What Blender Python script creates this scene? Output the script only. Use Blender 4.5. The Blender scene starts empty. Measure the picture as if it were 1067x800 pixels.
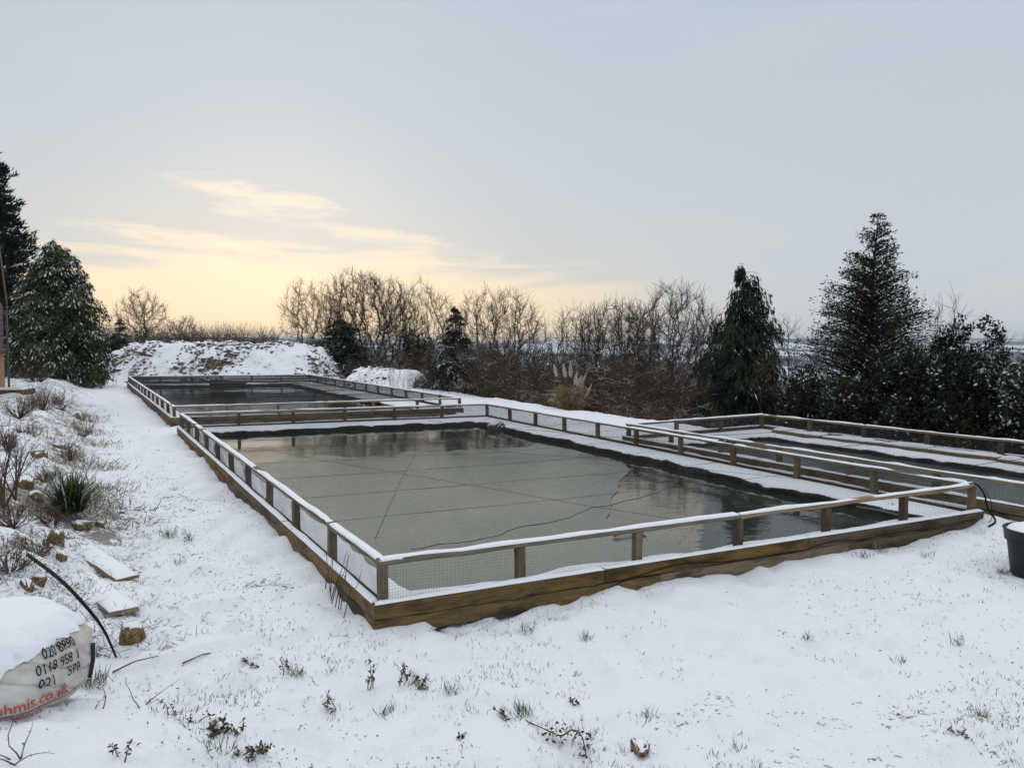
import bpy, math, random
import numpy as np
from mathutils import Matrix, Vector

# ------------------------------------------------------------------ camera, sky, sun, exposure
scene = bpy.context.scene
COL = scene.collection
F_PX, CX, CY, HZ = 815.0, 533.5, 400.0, 354.0      # focal length and horizon of the photo, in its pixels
CAM_Z = 2.1
PITCH = math.atan((CY - HZ) / F_PX)

cam_data = bpy.data.cameras.new('camera')
cam_data.sensor_fit = 'HORIZONTAL'
cam_data.sensor_width = 36.0
cam_data.lens = 36.0 * F_PX / 1067.0
cam_data.clip_start = 0.05
cam_data.clip_end = 20000
cam = bpy.data.objects.new('camera', cam_data)
cam.location = (0, 0, CAM_Z)
cam.rotation_euler = (math.radians(90) - PITCH, 0, 0)
COL.objects.link(cam)
scene.camera = cam

SUN_AZ = math.radians(-16.5)      # measured from +Y towards +X
SUN_EL = math.radians(9.0)
SUN_DIR = Vector((math.sin(SUN_AZ) * math.cos(SUN_EL), math.cos(SUN_AZ) * math.cos(SUN_EL), math.sin(SUN_EL)))


def L(nt, a, b):
    nt.links.new(a, b)


def math_node(nt, op, a=None, b=None, c=None, clamp=False):
    n = nt.nodes.new('ShaderNodeMath')
    n.operation = op
    n.use_clamp = clamp
    for i, v in enumerate((a, b, c)):
        if v is None:
            continue
        if isinstance(v, (int, float)):
            n.inputs[i].default_value = v
        else:
            L(nt, v, n.inputs[i])
    return n.outputs[0]


def mix_col(nt, fac, a, b, mode='MIX'):
    n = nt.nodes.new('ShaderNodeMix')
    n.data_type = 'RGBA'
    n.blend_type = mode
    for sock, v in ((n.inputs[0], fac), (n.inputs[6], a), (n.inputs[7], b)):
        if isinstance(v, (int, float)):
            sock.default_value = v
        elif isinstance(v, tuple):
            sock.default_value = (*v[:3], 1)
        else:
            L(nt, v, sock)
    return n.outputs[2]


def smooth_range(nt, v, lo, hi, to0=0.0, to1=1.0):
    n = nt.nodes.new('ShaderNodeMapRange')
    n.interpolation_type = 'SMOOTHSTEP'
    L(nt, v, n.inputs[0])
    n.inputs[1].default_value = lo
    n.inputs[2].default_value = hi
    n.inputs[3].default_value = to0
    n.inputs[4].default_value = to1
    return n.outputs[0]


def noise(nt, vec, scale, detail=4, rough=0.55, dist=0.0):
    n = nt.nodes.new('ShaderNodeTexNoise')
    n.inputs['Scale'].default_value = scale
    n.inputs['Detail'].default_value = detail
    n.inputs['Roughness'].default_value = rough
    n.inputs['Distortion'].default_value = dist
    if vec is not None:
        L(nt, vec, n.inputs['Vector'])
    return n.outputs[0]


def mapping(nt, vec, scale=(1, 1, 1), loc=(0, 0, 0), rot=(0, 0, 0)):
    n = nt.nodes.new('ShaderNodeMapping')
    n.inputs['Scale'].default_value = scale
    n.inputs['Location'].default_value = loc
    n.inputs['Rotation'].default_value = rot
    L(nt, vec, n.inputs['Vector'])
    return n.outputs[0]


def nt_scale(nt, col, fac):
    n = nt.nodes.new('ShaderNodeVectorMath')
    n.operation = 'SCALE'
    L(nt, col, n.inputs[0]); L(nt, fac, n.inputs['Scale'])
    return n.outputs[0]


world = bpy.data.worlds.new('World')
scene.world = world
world.use_nodes = True
wt = world.node_tree
wt.nodes.clear()
w_out = wt.nodes.new('ShaderNodeOutputWorld')
sky = wt.nodes.new('ShaderNodeTexSky')
sky.sky_type = 'NISHITA'
sky.sun_disc = False
sky.sun_elevation = SUN_EL
sky.sun_rotation = SUN_AZ
sky.air_density = 1.0
sky.dust_density = 2.0
bg_clear = wt.nodes.new('ShaderNodeBackground')
bg_clear.inputs[1].default_value = 0.09
L(wt, sky.outputs[0], bg_clear.inputs[0])
# the cloud deck: even grey-blue overcast, thinning to cream low down round the hidden sun
tc = wt.nodes.new('ShaderNodeTexCoord')
vdir = tc.outputs['Generated']
sep = wt.nodes.new('ShaderNodeSeparateXYZ')
L(wt, vdir, sep.inputs[0])
elev = sep.outputs[2]
dotn = wt.nodes.new('ShaderNodeVectorMath')
dotn.operation = 'DOT_PRODUCT'
L(wt, vdir, dotn.inputs[0])
dotn.inputs[1].default_value = (math.sin(SUN_AZ), math.cos(SUN_AZ), 0.0)
towards = dotn.outputs['Value']
deck = mix_col(wt, smooth_range(wt, elev, 0.02, 0.42), (0.61, 0.65, 0.68), (0.520, 0.610, 0.705))
haze_warm = math_node(wt, 'MULTIPLY', smooth_range(wt, towards, 0.72, 0.98), smooth_range(wt, elev, 0.0, 0.26, 1, 0))
deck = mix_col(wt, math_node(wt, 'MULTIPLY', haze_warm, 0.45), deck, (0.74, 0.66, 0.53))
# ragged cloud base: breaks in the deck low towards the sun
cl = noise(wt, mapping(wt, vdir, (1.6, 1.6, 15.0), (0.35, 0.0, 0.22)), 2.0, 6, 0.55, 0.3)
cl2 = noise(wt, mapping(wt, vdir, (1.2, 1.2, 5.0), (4.1, 2.0, 1.0)), 1.1, 3, 0.5)
edge = math_node(wt, 'ADD', elev, math_node(wt, 'MULTIPLY', math_node(wt, 'SUBTRACT', cl, 0.5), -0.20))
edge = math_node(wt, 'ADD', edge, math_node(wt, 'MULTIPLY', math_node(wt, 'SUBTRACT', cl2, 0.5), -0.06))
gap = math_node(wt, 'MULTIPLY', smooth_range(wt, edge, 0.062, 0.108, 1, 0), smooth_range(wt, towards, 0.86, 0.965))
# long rifts in the deck where the low sun lights the cloud edges
az = math_node(wt, 'ARCTAN2', sep.outputs[0], sep.outputs[1])
wisp = noise(wt, mapping(wt, vdir, (5.0, 5.0, 26.0), (1.3, 0.4, 0.0)), 2.2, 6, 0.6, 0.4)


def rift(a0, e0, wa, we, slope, gain):
    da = math_node(wt, 'SUBTRACT', az, a0)
    de = math_node(wt, 'SUBTRACT', math_node(wt, 'SUBTRACT', elev, e0), math_node(wt, 'MULTIPLY', da, slope))
    q = math_node(wt, 'ADD', math_node(wt, 'POWER', math_node(wt, 'ABSOLUTE', math_node(wt, 'DIVIDE', da, wa)), 2.0),
                  math_node(wt, 'POWER', math_node(wt, 'ABSOLUTE', math_node(wt, 'DIVIDE', de, we)), 2.0))
    q = math_node(wt, 'ADD', q, math_node(wt, 'MULTIPLY', math_node(wt, 'SUBTRACT', wisp, 0.5), 6.5))
    return math_node(wt, 'MULTIPLY', smooth_range(wt, q, -0.8, 1.7, 1, 0), gain)


rifts = math_node(wt, 'MAXIMUM', rift(-0.315, 0.166, 0.085, 0.018, -0.12, 1.0), rift(-0.350, 0.112, 0.15, 0.012, -0.08, 1.0))
rifts = math_node(wt, 'MAXIMUM', rifts, rift(-0.140, 0.120, 0.12, 0.012, -0.16, 0.75))
gap = math_node(wt, 'MAXIMUM', gap, rifts)
gapcol = mix_col(wt, smooth_range(wt, elev, 0.0, 0.19), (0.945, 0.785, 0.565), (0.90, 0.82, 0.70))
streak = noise(wt, mapping(wt, vdir, (1.3, 1.3, 6.0), (0.2, 0.7, 0.0)), 2.1, 6, 0.62, 0.35)
deck = mix_col(wt, math_node(wt, 'MULTIPLY', smooth_range(wt, streak, 0.36, 0.66), 0.50), deck,
               (0.570, 0.635, 0.700))
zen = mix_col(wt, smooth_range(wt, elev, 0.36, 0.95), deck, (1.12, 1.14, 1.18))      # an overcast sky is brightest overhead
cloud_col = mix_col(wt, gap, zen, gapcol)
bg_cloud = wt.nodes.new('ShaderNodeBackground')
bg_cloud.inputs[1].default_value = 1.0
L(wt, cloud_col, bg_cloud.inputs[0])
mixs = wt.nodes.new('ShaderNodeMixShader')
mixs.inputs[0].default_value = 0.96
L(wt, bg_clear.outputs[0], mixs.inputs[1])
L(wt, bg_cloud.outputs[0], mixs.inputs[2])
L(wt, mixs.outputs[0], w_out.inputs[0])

sun_data = bpy.data.lights.new('sun', 'SUN')
sun_data.energy = 0.5
sun_data.angle = math.radians(60)
sun_data.color = (1.0, 0.86, 0.66)
sun = bpy.data.objects.new('sun', sun_data)
sun.rotation_euler = (-SUN_DIR).to_track_quat('-Z', 'Y').to_euler()
sun.location = (-8, 20, 12)
COL.objects.link(sun)

scene.view_settings.view_transform = 'Standard'
scene.view_settings.look = 'None'
scene.view_settings.exposure = 0.0
scene.view_settings.gamma = 1.0
scene.view_settings.use_curve_mapping = False
scene.render.engine = 'CYCLES'
scene.cycles.use_denoising = True
scene.cycles.max_bounces = 6
scene.cycles.diffuse_bounces = 3
scene.cycles.glossy_bounces = 3
scene.cycles.caustics_reflective = False
scene.cycles.caustics_refractive = False

rng = np.random.default_rng(7)
random.seed(7)

# ------------------------------------------------------------------ pixel -> place
def ray(px, py):
    a, b = (px - CX) / F_PX, (CY - py) / F_PX
    return np.array([a, math.cos(PITCH) + b * math.sin(PITCH), -math.sin(PITCH) + b * math.cos(PITCH)])


def P(px, py, z=0.0):
    """the point of the level plane z seen at that pixel"""
    d = ray(px, py)
    k = (z - CAM_Z) / d[2]
    return np.array([0, 0, CAM_Z]) + d * k


def PD(px, py, y):
    """the point at ground distance y (metres ahead) seen at that pixel"""
    d = ray(px, py)
    return np.array([0, 0, CAM_Z]) + d * (y / d[1])


# ------------------------------------------------------------------ number helpers
def hash2(ix, iy, seed):
    h = (ix.astype(np.int64) * 374761393 + iy.astype(np.int64) * 668265263 + seed * 144269504) & 0x7fffffff
    h = ((h ^ (h >> 13)) * 1274126177) & 0x7fffffff
    return ((h ^ (h >> 16)) & 0xffffff) / float(0xffffff)


def vnoise(x, y, seed=0):
    x = np.asarray(x, float); y = np.asarray(y, float)
    ix, iy = np.floor(x), np.floor(y)
    fx, fy = x - ix, y - iy
    fx = fx * fx * fx * (fx * (fx * 6 - 15) + 10); fy = fy * fy * fy * (fy * (fy * 6 - 15) + 10)
    a, b = hash2(ix, iy, seed), hash2(ix + 1, iy, seed)
    c, d = hash2(ix, iy + 1, seed), hash2(ix + 1, iy + 1, seed)
    return (a + (b - a) * fx) * (1 - fy) + (c + (d - c) * fx) * fy - 0.5


def fbm(x, y, scale, octaves=4, seed=0, gain=0.5):
    s, amp, f = 0, 1.0, 1.0 / scale
    for o in range(octaves):
        th = 0.6 * o
        xr = x * math.cos(th) - y * math.sin(th); yr = x * math.sin(th) + y * math.cos(th)
        s = s + amp * vnoise(xr * f + 17.3 * o, yr * f - 9.1 * o, seed + o)
        amp *= gain; f *= 2.03
    return s


def sstep(v, lo, hi):
    t = np.clip((np.asarray(v, float) - lo) / (hi - lo), 0, 1)
    return t * t * (3 - 2 * t)


# ------------------------------------------------------------------ object helpers
def mesh(name, V, F, mats, smooth=True, mat_idx=None, attrs=None):
    """V (n,3); F one (m,k) array or a list of them"""
    me = bpy.data.meshes.new(name)
    V = np.asarray(V, dtype=np.float32)
    Fs = F if isinstance(F, list) else [F]
    Fs = [np.asarray(f, dtype=np.int32) for f in Fs if len(f)]
    me.vertices.add(len(V))
    me.vertices.foreach_set('co', V.ravel())
    tot = np.concatenate([np.full(len(f), f.shape[1], np.int32) for f in Fs])
    idx = np.concatenate([f.ravel() for f in Fs])
    me.loops.add(len(idx))
    me.loops.foreach_set('vertex_index', idx)
    me.polygons.add(len(tot))
    me.polygons.foreach_set('loop_start', np.concatenate([[0], np.cumsum(tot)[:-1]]).astype(np.int32))
    me.polygons.foreach_set('loop_total', tot)
    me.polygons.foreach_set('use_smooth', np.full(len(tot), smooth, dtype=bool))
    if mat_idx is not None:
        me.polygons.foreach_set('material_index', np.asarray(mat_idx, np.int32))
    for m in (mats if isinstance(mats, (list, tuple)) else [mats]):
        me.materials.append(m)
    for k, (dom, vals) in (attrs or {}).items():
        a = me.attributes.new(k, 'FLOAT', dom)
        a.data.foreach_set('value', np.asarray(vals, np.float32))
    me.update(calc_edges=True)
    return me


def link(name, me, parent=None, mat4=None):
    o = bpy.data.objects.new(name, me)
    COL.objects.link(o)
    if parent is not None:
        o.parent = parent
        o.matrix_parent_inverse = WM[parent.name].inverted()
    if mat4 is not None:
        o.matrix_basis = mat4
    WM[o.name] = (mat4.copy() if mat4 is not None else Matrix.Identity(4))
    return o


WM = {}


def mk(name, V, F, mats, parent=None, smooth=True, **kw):
    return link(name, mesh(name, V, F, mats, smooth, **kw), parent)


def tag(o, label=None, cat=None, group=None, kind=None):
    for k, v in (('label', label), ('category', cat), ('group', group), ('kind', kind)):
        if v:
            o[k] = v
    return o


def thing(name, loc, label, cat, group=None):
    o = bpy.data.objects.new(name, None)
    o.empty_display_size = 0.2
    COL.objects.link(o)
    o.location = Vector([float(c) for c in loc])
    WM[o.name] = Matrix.Translation(o.location)
    return tag(o, label, cat, group)


def join(parts):
    """list of (V, F) with F a single (m,k) array -> V, [F...]"""
    Vs, Fs, n = [], {}, 0
    for V, F in parts:
        V = np.asarray(V, float)
        for f in (F if isinstance(F, list) else [F]):
            f = np.asarray(f, int)
            if len(f):
                Fs.setdefault(f.shape[1], []).append(f + n)
        Vs.append(V); n += len(V)
    return np.concatenate(Vs), [np.concatenate(v) for v in Fs.values()]


def grid_faces(nu, nv, wrap_u=False):
    i = np.arange(nu if wrap_u else nu - 1)[:, None]; j = np.arange(nv - 1)[None, :]
    a = i * nv + j; b = ((i + 1) % nu) * nv + j
    return np.stack([a, b, b + 1, a + 1], -1).reshape(-1, 4)


def tubes(p0, p1, r0, r1, k=3):
    """separate tapered k-sided tubes, one per row"""
    p0, p1 = np.asarray(p0, float), np.asarray(p1, float)
    n = len(p0)
    r0 = np.broadcast_to(np.asarray(r0, float), (n,)); r1 = np.broadcast_to(np.asarray(r1, float), (n,))
    d = p1 - p0
    d /= np.maximum(np.linalg.norm(d, axis=1, keepdims=True), 1e-9)
    ref = np.where(np.abs(d[:, 2:3]) < 0.9, np.array([[0, 0, 1.0]]), np.array([[1.0, 0, 0]]))
    a = np.cross(d, ref); a /= np.linalg.norm(a, axis=1, keepdims=True)
    b = np.cross(d, a)
    th = np.arange(k) * 2 * math.pi / k + 0.3
    ring = a[:, None, :] * np.cos(th)[None, :, None] + b[:, None, :] * np.sin(th)[None, :, None]
    V = np.concatenate([p0[:, None] + ring * r0[:, None, None], p1[:, None] + ring * r1[:, None, None]], 1).reshape(-1, 3)
    j = np.arange(k)
    f = np.stack([j, (j + 1) % k, k + (j + 1) % k, k + j], -1)
    F = (f[None] + (np.arange(n) * 2 * k)[:, None, None]).reshape(-1, 4)
    return V, F


def polytube(pts, radii, k=6, cap=True):
    """one continuous tube along a polyline"""
    pts = np.asarray(pts, float); n = len(pts)
    radii = np.broadcast_to(np.asarray(radii, float), (n,))
    t = np.gradient(pts, axis=0); t /= np.maximum(np.linalg.norm(t, axis=1, keepdims=True), 1e-9)
    ref = np.array([0.13, 0.21, 1.0]) if abs(t[0, 2]) < 0.85 else np.array([1.0, 0.2, 0.1])
    a = np.cross(t, ref); a /= np.maximum(np.linalg.norm(a, axis=1, keepdims=True), 1e-9)
    b = np.cross(t, a)
    th = np.arange(k) * 2 * math.pi / k
    V = pts[:, None] + (a[:, None] * np.cos(th)[None, :, None] + b[:, None] * np.sin(th)[None, :, None]) * radii[:, None, None]
    V = V.transpose(1, 0, 2).reshape(-1, 3)          # index = ring_angle * n + i
    F = [grid_faces(k, n, True)]
    if cap:
        F.append(np.array([[j * n for j in range(k)][::-1], [j * n + n - 1 for j in range(k)]]))
    return V, F


def lathe(profile, k=32, centre=(0, 0, 0)):
    pr = np.asarray(profile, float); th = np.arange(k) * 2 * math.pi / k
    V = np.stack([pr[None, :, 0] * np.cos(th)[:, None], pr[None, :, 0] * np.sin(th)[:, None],
                  np.broadcast_to(pr[None, :, 1], (k, len(pr)))], -1).reshape(-1, 3) + np.asarray(centre)
    return V, grid_faces(k, len(pr), True)


def catmull(pts, n=10):
    pts = np.asarray(pts, float)
    q = np.concatenate([[2 * pts[0] - pts[1]], pts, [2 * pts[-1] - pts[-2]]])
    out = []
    for i in range(1, len(q) - 2):
        for s in np.linspace(0, 1, n, endpoint=False):
            p0, p1, p2, p3 = q[i - 1], q[i], q[i + 1], q[i + 2]
            out.append(0.5 * (2 * p1 + (p2 - p0) * s + (2 * p0 - 5 * p1 + 4 * p2 - p3) * s * s + (3 * p1 - p0 - 3 * p2 + p3) * s ** 3))
    out.append(pts[-1])
    return np.array(out)


# ------------------------------------------------------------------ materials
def mat(name):
    m = bpy.data.materials.new(name)
    m.use_nodes = True
    nt = m.node_tree
    return m, nt, nt.nodes['Principled BSDF']


def obj_coords(nt):
    return nt.nodes.new('ShaderNodeTexCoord').outputs['Object']


def add_bump(nt, bsdf, height, strength=0.4, dist=0.01):
    b = nt.nodes.new('ShaderNodeBump')
    b.inputs['Strength'].default_value = strength
    b.inputs['Distance'].default_value = dist
    L(nt, height, b.inputs['Height'])
    L(nt, b.outputs[0], bsdf.inputs['Normal'])


def attr(nt, name):
    n = nt.nodes.new('ShaderNodeAttribute')
    n.attribute_name = name
    return n.outputs['Fac']


def up_normal(nt):
    g = nt.nodes.new('ShaderNodeNewGeometry')
    s = nt.nodes.new('ShaderNodeSeparateXYZ')
    L(nt, g.outputs['Normal'], s.inputs[0])
    return s.outputs[2]


def obj_random(nt):
    return nt.nodes.new('ShaderNodeObjectInfo').outputs['Random']


SNOW = (0.865, 0.890, 0.935)


def m_plain(name, col, rough=0.6, var=0.25, scale=8.0, spec=0.3, bump=0.0):
    m, nt, b = mat(name)
    v = noise(nt, obj_coords(nt), scale, 4)
    c = mix_col(nt, smooth_range(nt, v, 0.3, 0.7), tuple(x * (1 - var) for x in col), tuple(min(1, x * (1 + var)) for x in col))
    L(nt, c, b.inputs['Base Color'])
    b.inputs['Roughness'].default_value = rough
    b.inputs['Specular IOR Level'].default_value = spec
    if bump:
        add_bump(nt, b, v, bump, 0.02)
    return m


def m_snow(name):
    m, nt, b = mat(name)
    oc = obj_coords(nt)
    v = noise(nt, oc, 55, 5, 0.65)
    L(nt, mix_col(nt, v, tuple(x * 0.94 for x in SNOW), SNOW), b.inputs['Base Color'])
    b.inputs['Roughness'].default_value = 0.7
    b.inputs['Specular IOR Level'].default_value = 0.2
    add_bump(nt, b, v, 0.35, 0.012)
    return m


def m_ground():
    m, nt, b = mat('snowy_ground')
    oc = obj_coords(nt)
    thin = attr(nt, 'thin')          # how thin the snow lies there
    rough_g = attr(nt, 'field')      # open country far away
    n1 = noise(nt, oc, 3.0, 6, 0.62, 0.3)
    n2 = noise(nt, oc, 26.0, 4, 0.6)
    n3 = noise(nt, oc, 70.0, 3, 0.6)
    mixn = math_node(nt, 'ADD', math_node(nt, 'MULTIPLY', n1, 0.45), math_node(nt, 'MULTIPLY', n2, 0.55))
    mixn = math_node(nt, 'ADD', mixn, math_node(nt, 'MULTIPLY', math_node(nt, 'SUBTRACT', n3, 0.5), 0.30))
    bare = smooth_range(nt, math_node(nt, 'ADD', mixn, math_node(nt, 'MULTIPLY', thin, 0.20)), 0.695, 0.730)
    soil = mix_col(nt, smooth_range(nt, n3, 0.35, 0.65), (0.055, 0.042, 0.026), (0.15, 0.135, 0.06))
    snow = mix_col(nt, n2, tuple(x * 0.955 for x in SNOW), SNOW)
    col = mix_col(nt, math_node(nt, 'MULTIPLY', bare, 0.8), snow, soil)
    # far fields: white fields, dark woods and hedges
    vo = nt.nodes.new('ShaderNodeTexVoronoi')
    vo.inputs['Scale'].default_value = 0.012
    L(nt, mapping(nt, oc, (1, 0.45, 0)), vo.inputs['Vector'])
    vr = nt.nodes.new('ShaderNodeSeparateColor')
    L(nt, vo.outputs['Color'], vr.inputs[0])
    wood = smooth_range(nt, math_node(nt, 'ADD', vr.outputs[0], math_node(nt, 'MULTIPLY', noise(nt, oc, 0.02, 5), 0.5)), 0.62, 0.72)
    fcol = mix_col(nt, wood, (0.66, 0.70, 0.76), (0.13, 0.15, 0.18))
    col = mix_col(nt, rough_g, col, fcol)
    L(nt, col, b.inputs['Base Color'])
    b.inputs['Roughness'].default_value = 0.75
    b.inputs['Specular IOR Level'].default_value = 0.15
    h = math_node(nt, 'ADD', math_node(nt, 'MULTIPLY', n2, 0.5), math_node(nt, 'MULTIPLY', n3, 0.4))
    h = math_node(nt, 'ADD', h, math_node(nt, 'MULTIPLY', noise(nt, oc, 220, 3), 0.15))
    add_bump(nt, b, h, 0.7, 0.025)
    return m


def m_snow_on(name, col, col2, thr=0.45, scale=14.0, amount=0.35, rough=0.75):
    """stone, earth or bark that carries snow wherever it faces up"""
    m, nt, b = mat(name)
    oc = obj_coords(nt)
    n1 = noise(nt, oc, scale, 5, 0.6)
    n2 = noise(nt, oc, scale * 3.1, 4, 0.6)
    basec = mix_col(nt, smooth_range(nt, n2, 0.32, 0.68), col, col2)
    up = math_node(nt, 'ADD', up_normal(nt), math_node(nt, 'MULTIPLY', math_node(nt, 'SUBTRACT', n1, 0.5), amount * 2))
    f = smooth_range(nt, up, thr - 0.06, thr + 0.10)
    L(nt, mix_col(nt, f, basec, SNOW), b.inputs['Base Color'])
    b.inputs['Roughness'].default_value = rough
    b.inputs['Specular IOR Level'].default_value = 0.2
    add_bump(nt, b, n2, 0.6, 0.02)
    return m


def m_wood(name, col, col2, damp=0.35):
    m, nt, b = mat(name)
    oc = obj_coords(nt)
    rnd = obj_random(nt)
    off = nt.nodes.new('ShaderNodeCombineXYZ')
    L(nt, math_node(nt, 'MULTIPLY', rnd, 37.0), off.inputs[0]); L(nt, math_node(nt, 'MULTIPLY', rnd, 11.0), off.inputs[1])
    va = nt.nodes.new('ShaderNodeVectorMath'); va.operation = 'ADD'
    L(nt, oc, va.inputs[0]); L(nt, off.outputs[0], va.inputs[1])
    grain = noise(nt, mapping(nt, va.outputs[0], (1.2, 22, 22)), 3.0, 6, 0.65, 0.6)
    blot = noise(nt, mapping(nt, va.outputs[0], (1.6, 5, 5)), 1.6, 4, 0.6)
    c = mix_col(nt, smooth_range(nt, grain, 0.3, 0.7), col, col2)
    c = mix_col(nt, math_node(nt, 'MULTIPLY', smooth_range(nt, blot, 0.42, 0.68), damp * 1.6), c, tuple(x * 0.33 for x in col))
    hue = nt.nodes.new('ShaderNodeHueSaturation')
    L(nt, c, hue.inputs['Color'])
    L(nt, math_node(nt, 'ADD', math_node(nt, 'MULTIPLY', rnd, 0.75), 0.60), hue.inputs['Value'])
    L(nt, math_node(nt, 'ADD', math_node(nt, 'MULTIPLY', math_node(nt, 'FRACT', math_node(nt, 'MULTIPLY', rnd, 7.3)), 0.5), 0.70), hue.inputs['Saturation'])
    L(nt, hue.outputs[0], b.inputs['Base Color'])
    b.inputs['Roughness'].default_value = 0.72
    b.inputs['Specular IOR Level'].default_value = 0.25
    add_bump(nt, b, grain, 0.5, 0.006)
    return m


def m_leaf(name, dark, light, rough=0.65):
    m, nt, b = mat(name)
    c = mix_col(nt, attr(nt, 'tone'), dark, light)
    c = mix_col(nt, attr(nt, 'snow'), c, SNOW)
    L(nt, c, b.inputs['Base Color'])
    b.inputs['Roughness'].default_value = rough
    b.inputs['Specular IOR Level'].default_value = 0.15
    return m


def m_bark(name, col, col2, snow=0.0):
    m, nt, b = mat(name)
    oc = obj_coords(nt)
    n1 = noise(nt, oc, 9.0, 4)
    c = mix_col(nt, smooth_range(nt, n1, 0.3, 0.7), col, col2)
    if snow > 0:
        up = math_node(nt, 'ADD', up_normal(nt), math_node(nt, 'MULTIPLY', math_node(nt, 'SUBTRACT', noise(nt, oc, 2.3, 3), 0.5), 1.6))
        c = mix_col(nt, smooth_range(nt, up, 1.05 - snow, 1.25 - snow), c, SNOW)
    L(nt, c, b.inputs['Base Color'])
    b.inputs['Roughness'].default_value = 0.8
    b.inputs['Specular IOR Level'].default_value = 0.15
    return m


def m_water(name, deep, ripple=0.05, scale=5.0):
    m, nt, b = mat(name)
    oc = obj_coords(nt)
    b.inputs['Base Color'].default_value = (*deep, 1)
    b.inputs['Roughness'].default_value = 0.03
    b.inputs['IOR'].default_value = 1.333
    h = math_node(nt, 'ADD', noise(nt, mapping(nt, oc, (1, 1.4, 1), rot=(0, 0, 0.5)), scale, 3), math_node(nt, 'MULTIPLY', noise(nt, oc, scale * 0.3, 2), 1.5))
    add_bump(nt, b, h, ripple, 0.05)
    return m


def m_ice():
    m, nt, b = mat('pond_ice')
    oc = obj_coords(nt)
    n1 = noise(nt, oc, 0.55, 5, 0.55, 0.4)
    n2 = noise(nt, oc, 9.0, 5, 0.65)
    c = mix_col(nt, smooth_range(nt, n1, 0.32, 0.68), (0.026, 0.048, 0.046), (0.056, 0.084, 0.079))
    c = mix_col(nt, math_node(nt, 'MULTIPLY', smooth_range(nt, n2, 0.50, 0.74), 0.60), c, (0.115, 0.148, 0.140))
    L(nt, c, b.inputs['Base Color'])
    b.inputs['Specular IOR Level'].default_value = 0.30
    L(nt, smooth_range(nt, n1, 0.3, 0.7, 0.17, 0.36), b.inputs['Roughness'])
    b.inputs['IOR'].default_value = 1.31
    add_bump(nt, b, n2, 0.12, 0.01)
    return m


M = {}


def mk(name, V, F, mats, parent=None, smooth=True, **kw):
    return link(name, mesh(name, V, F, mats, smooth, **kw), parent)


def tag(o, label=None, cat=None, group=None, kind=None):
    for k, v in (('label', label), ('category', cat), ('group', group), ('kind', kind)):
        if v:
            o[k] = v
    return o


def thing(name, loc, label, cat, group=None):
    o = bpy.data.objects.new(name, None)
    o.empty_display_size = 0.2
    COL.objects.link(o)
    o.location = Vector([float(c) for c in loc])
    WM[o.name] = Matrix.Translation(o.location)
    return tag(o, label, cat, group)


def join(parts):
    """list of (V, F) with F a single (m,k) array -> V, [F...]"""
    Vs, Fs, n = [], {}, 0
    for V, F in parts:
        V = np.asarray(V, float)
        for f in (F if isinstance(F, list) else [F]):
            f = np.asarray(f, int)
            if len(f):
                Fs.setdefault(f.shape[1], []).append(f + n)
        Vs.append(V); n += len(V)
    return np.concatenate(Vs), [np.concatenate(v) for v in Fs.values()]


def grid_faces(nu, nv, wrap_u=False):
    i = np.arange(nu if wrap_u else nu - 1)[:, None]; j = np.arange(nv - 1)[None, :]
    a = i * nv + j; b = ((i + 1) % nu) * nv + j
    return np.stack([a, b, b + 1, a + 1], -1).reshape(-1, 4)


def tubes(p0, p1, r0, r1, k=3):
    """separate tapered k-sided tubes, one per row"""
    p0, p1 = np.asarray(p0, float), np.asarray(p1, float)
    n = len(p0)
    r0 = np.broadcast_to(np.asarray(r0, float), (n,)); r1 = np.broadcast_to(np.asarray(r1, float), (n,))
    d = p1 - p0
    d /= np.maximum(np.linalg.norm(d, axis=1, keepdims=True), 1e-9)
    ref = np.where(np.abs(d[:, 2:3]) < 0.9, np.array([[0, 0, 1.0]]), np.array([[1.0, 0, 0]]))
    a = np.cross(d, ref); a /= np.linalg.norm(a, axis=1, keepdims=True)
    b = np.cross(d, a)
    th = np.arange(k) * 2 * math.pi / k + 0.3
    ring = a[:, None, :] * np.cos(th)[None, :, None] + b[:, None, :] * np.sin(th)[None, :, None]
    V = np.concatenate([p0[:, None] + ring * r0[:, None, None], p1[:, None] + ring * r1[:, None, None]], 1).reshape(-1, 3)
    j = np.arange(k)
    f = np.stack([j, (j + 1) % k, k + (j + 1) % k, k + j], -1)
    F = (f[None] + (np.arange(n) * 2 * k)[:, None, None]).reshape(-1, 4)
    return V, F


def polytube(pts, radii, k=6, cap=True):
    """one continuous tube along a polyline"""
    pts = np.asarray(pts, float); n = len(pts)
    radii = np.broadcast_to(np.asarray(radii, float), (n,))
    t = np.gradient(pts, axis=0); t /= np.maximum(np.linalg.norm(t, axis=1, keepdims=True), 1e-9)
    ref = np.array([0.13, 0.21, 1.0]) if abs(t[0, 2]) < 0.85 else np.array([1.0, 0.2, 0.1])
    a = np.cross(t, ref); a /= np.maximum(np.linalg.norm(a, axis=1, keepdims=True), 1e-9)
    b = np.cross(t, a)
    th = np.arange(k) * 2 * math.pi / k
    V = pts[:, None] + (a[:, None] * np.cos(th)[None, :, None] + b[:, None] * np.sin(th)[None, :, None]) * radii[:, None, None]
    V = V.transpose(1, 0, 2).reshape(-1, 3)          # index = ring_angle * n + i
    F = [grid_faces(k, n, True)]
    if cap:
        F.append(np.array([[j * n for j in range(k)][::-1], [j * n + n - 1 for j in range(k)]]))
    return V, F


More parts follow.
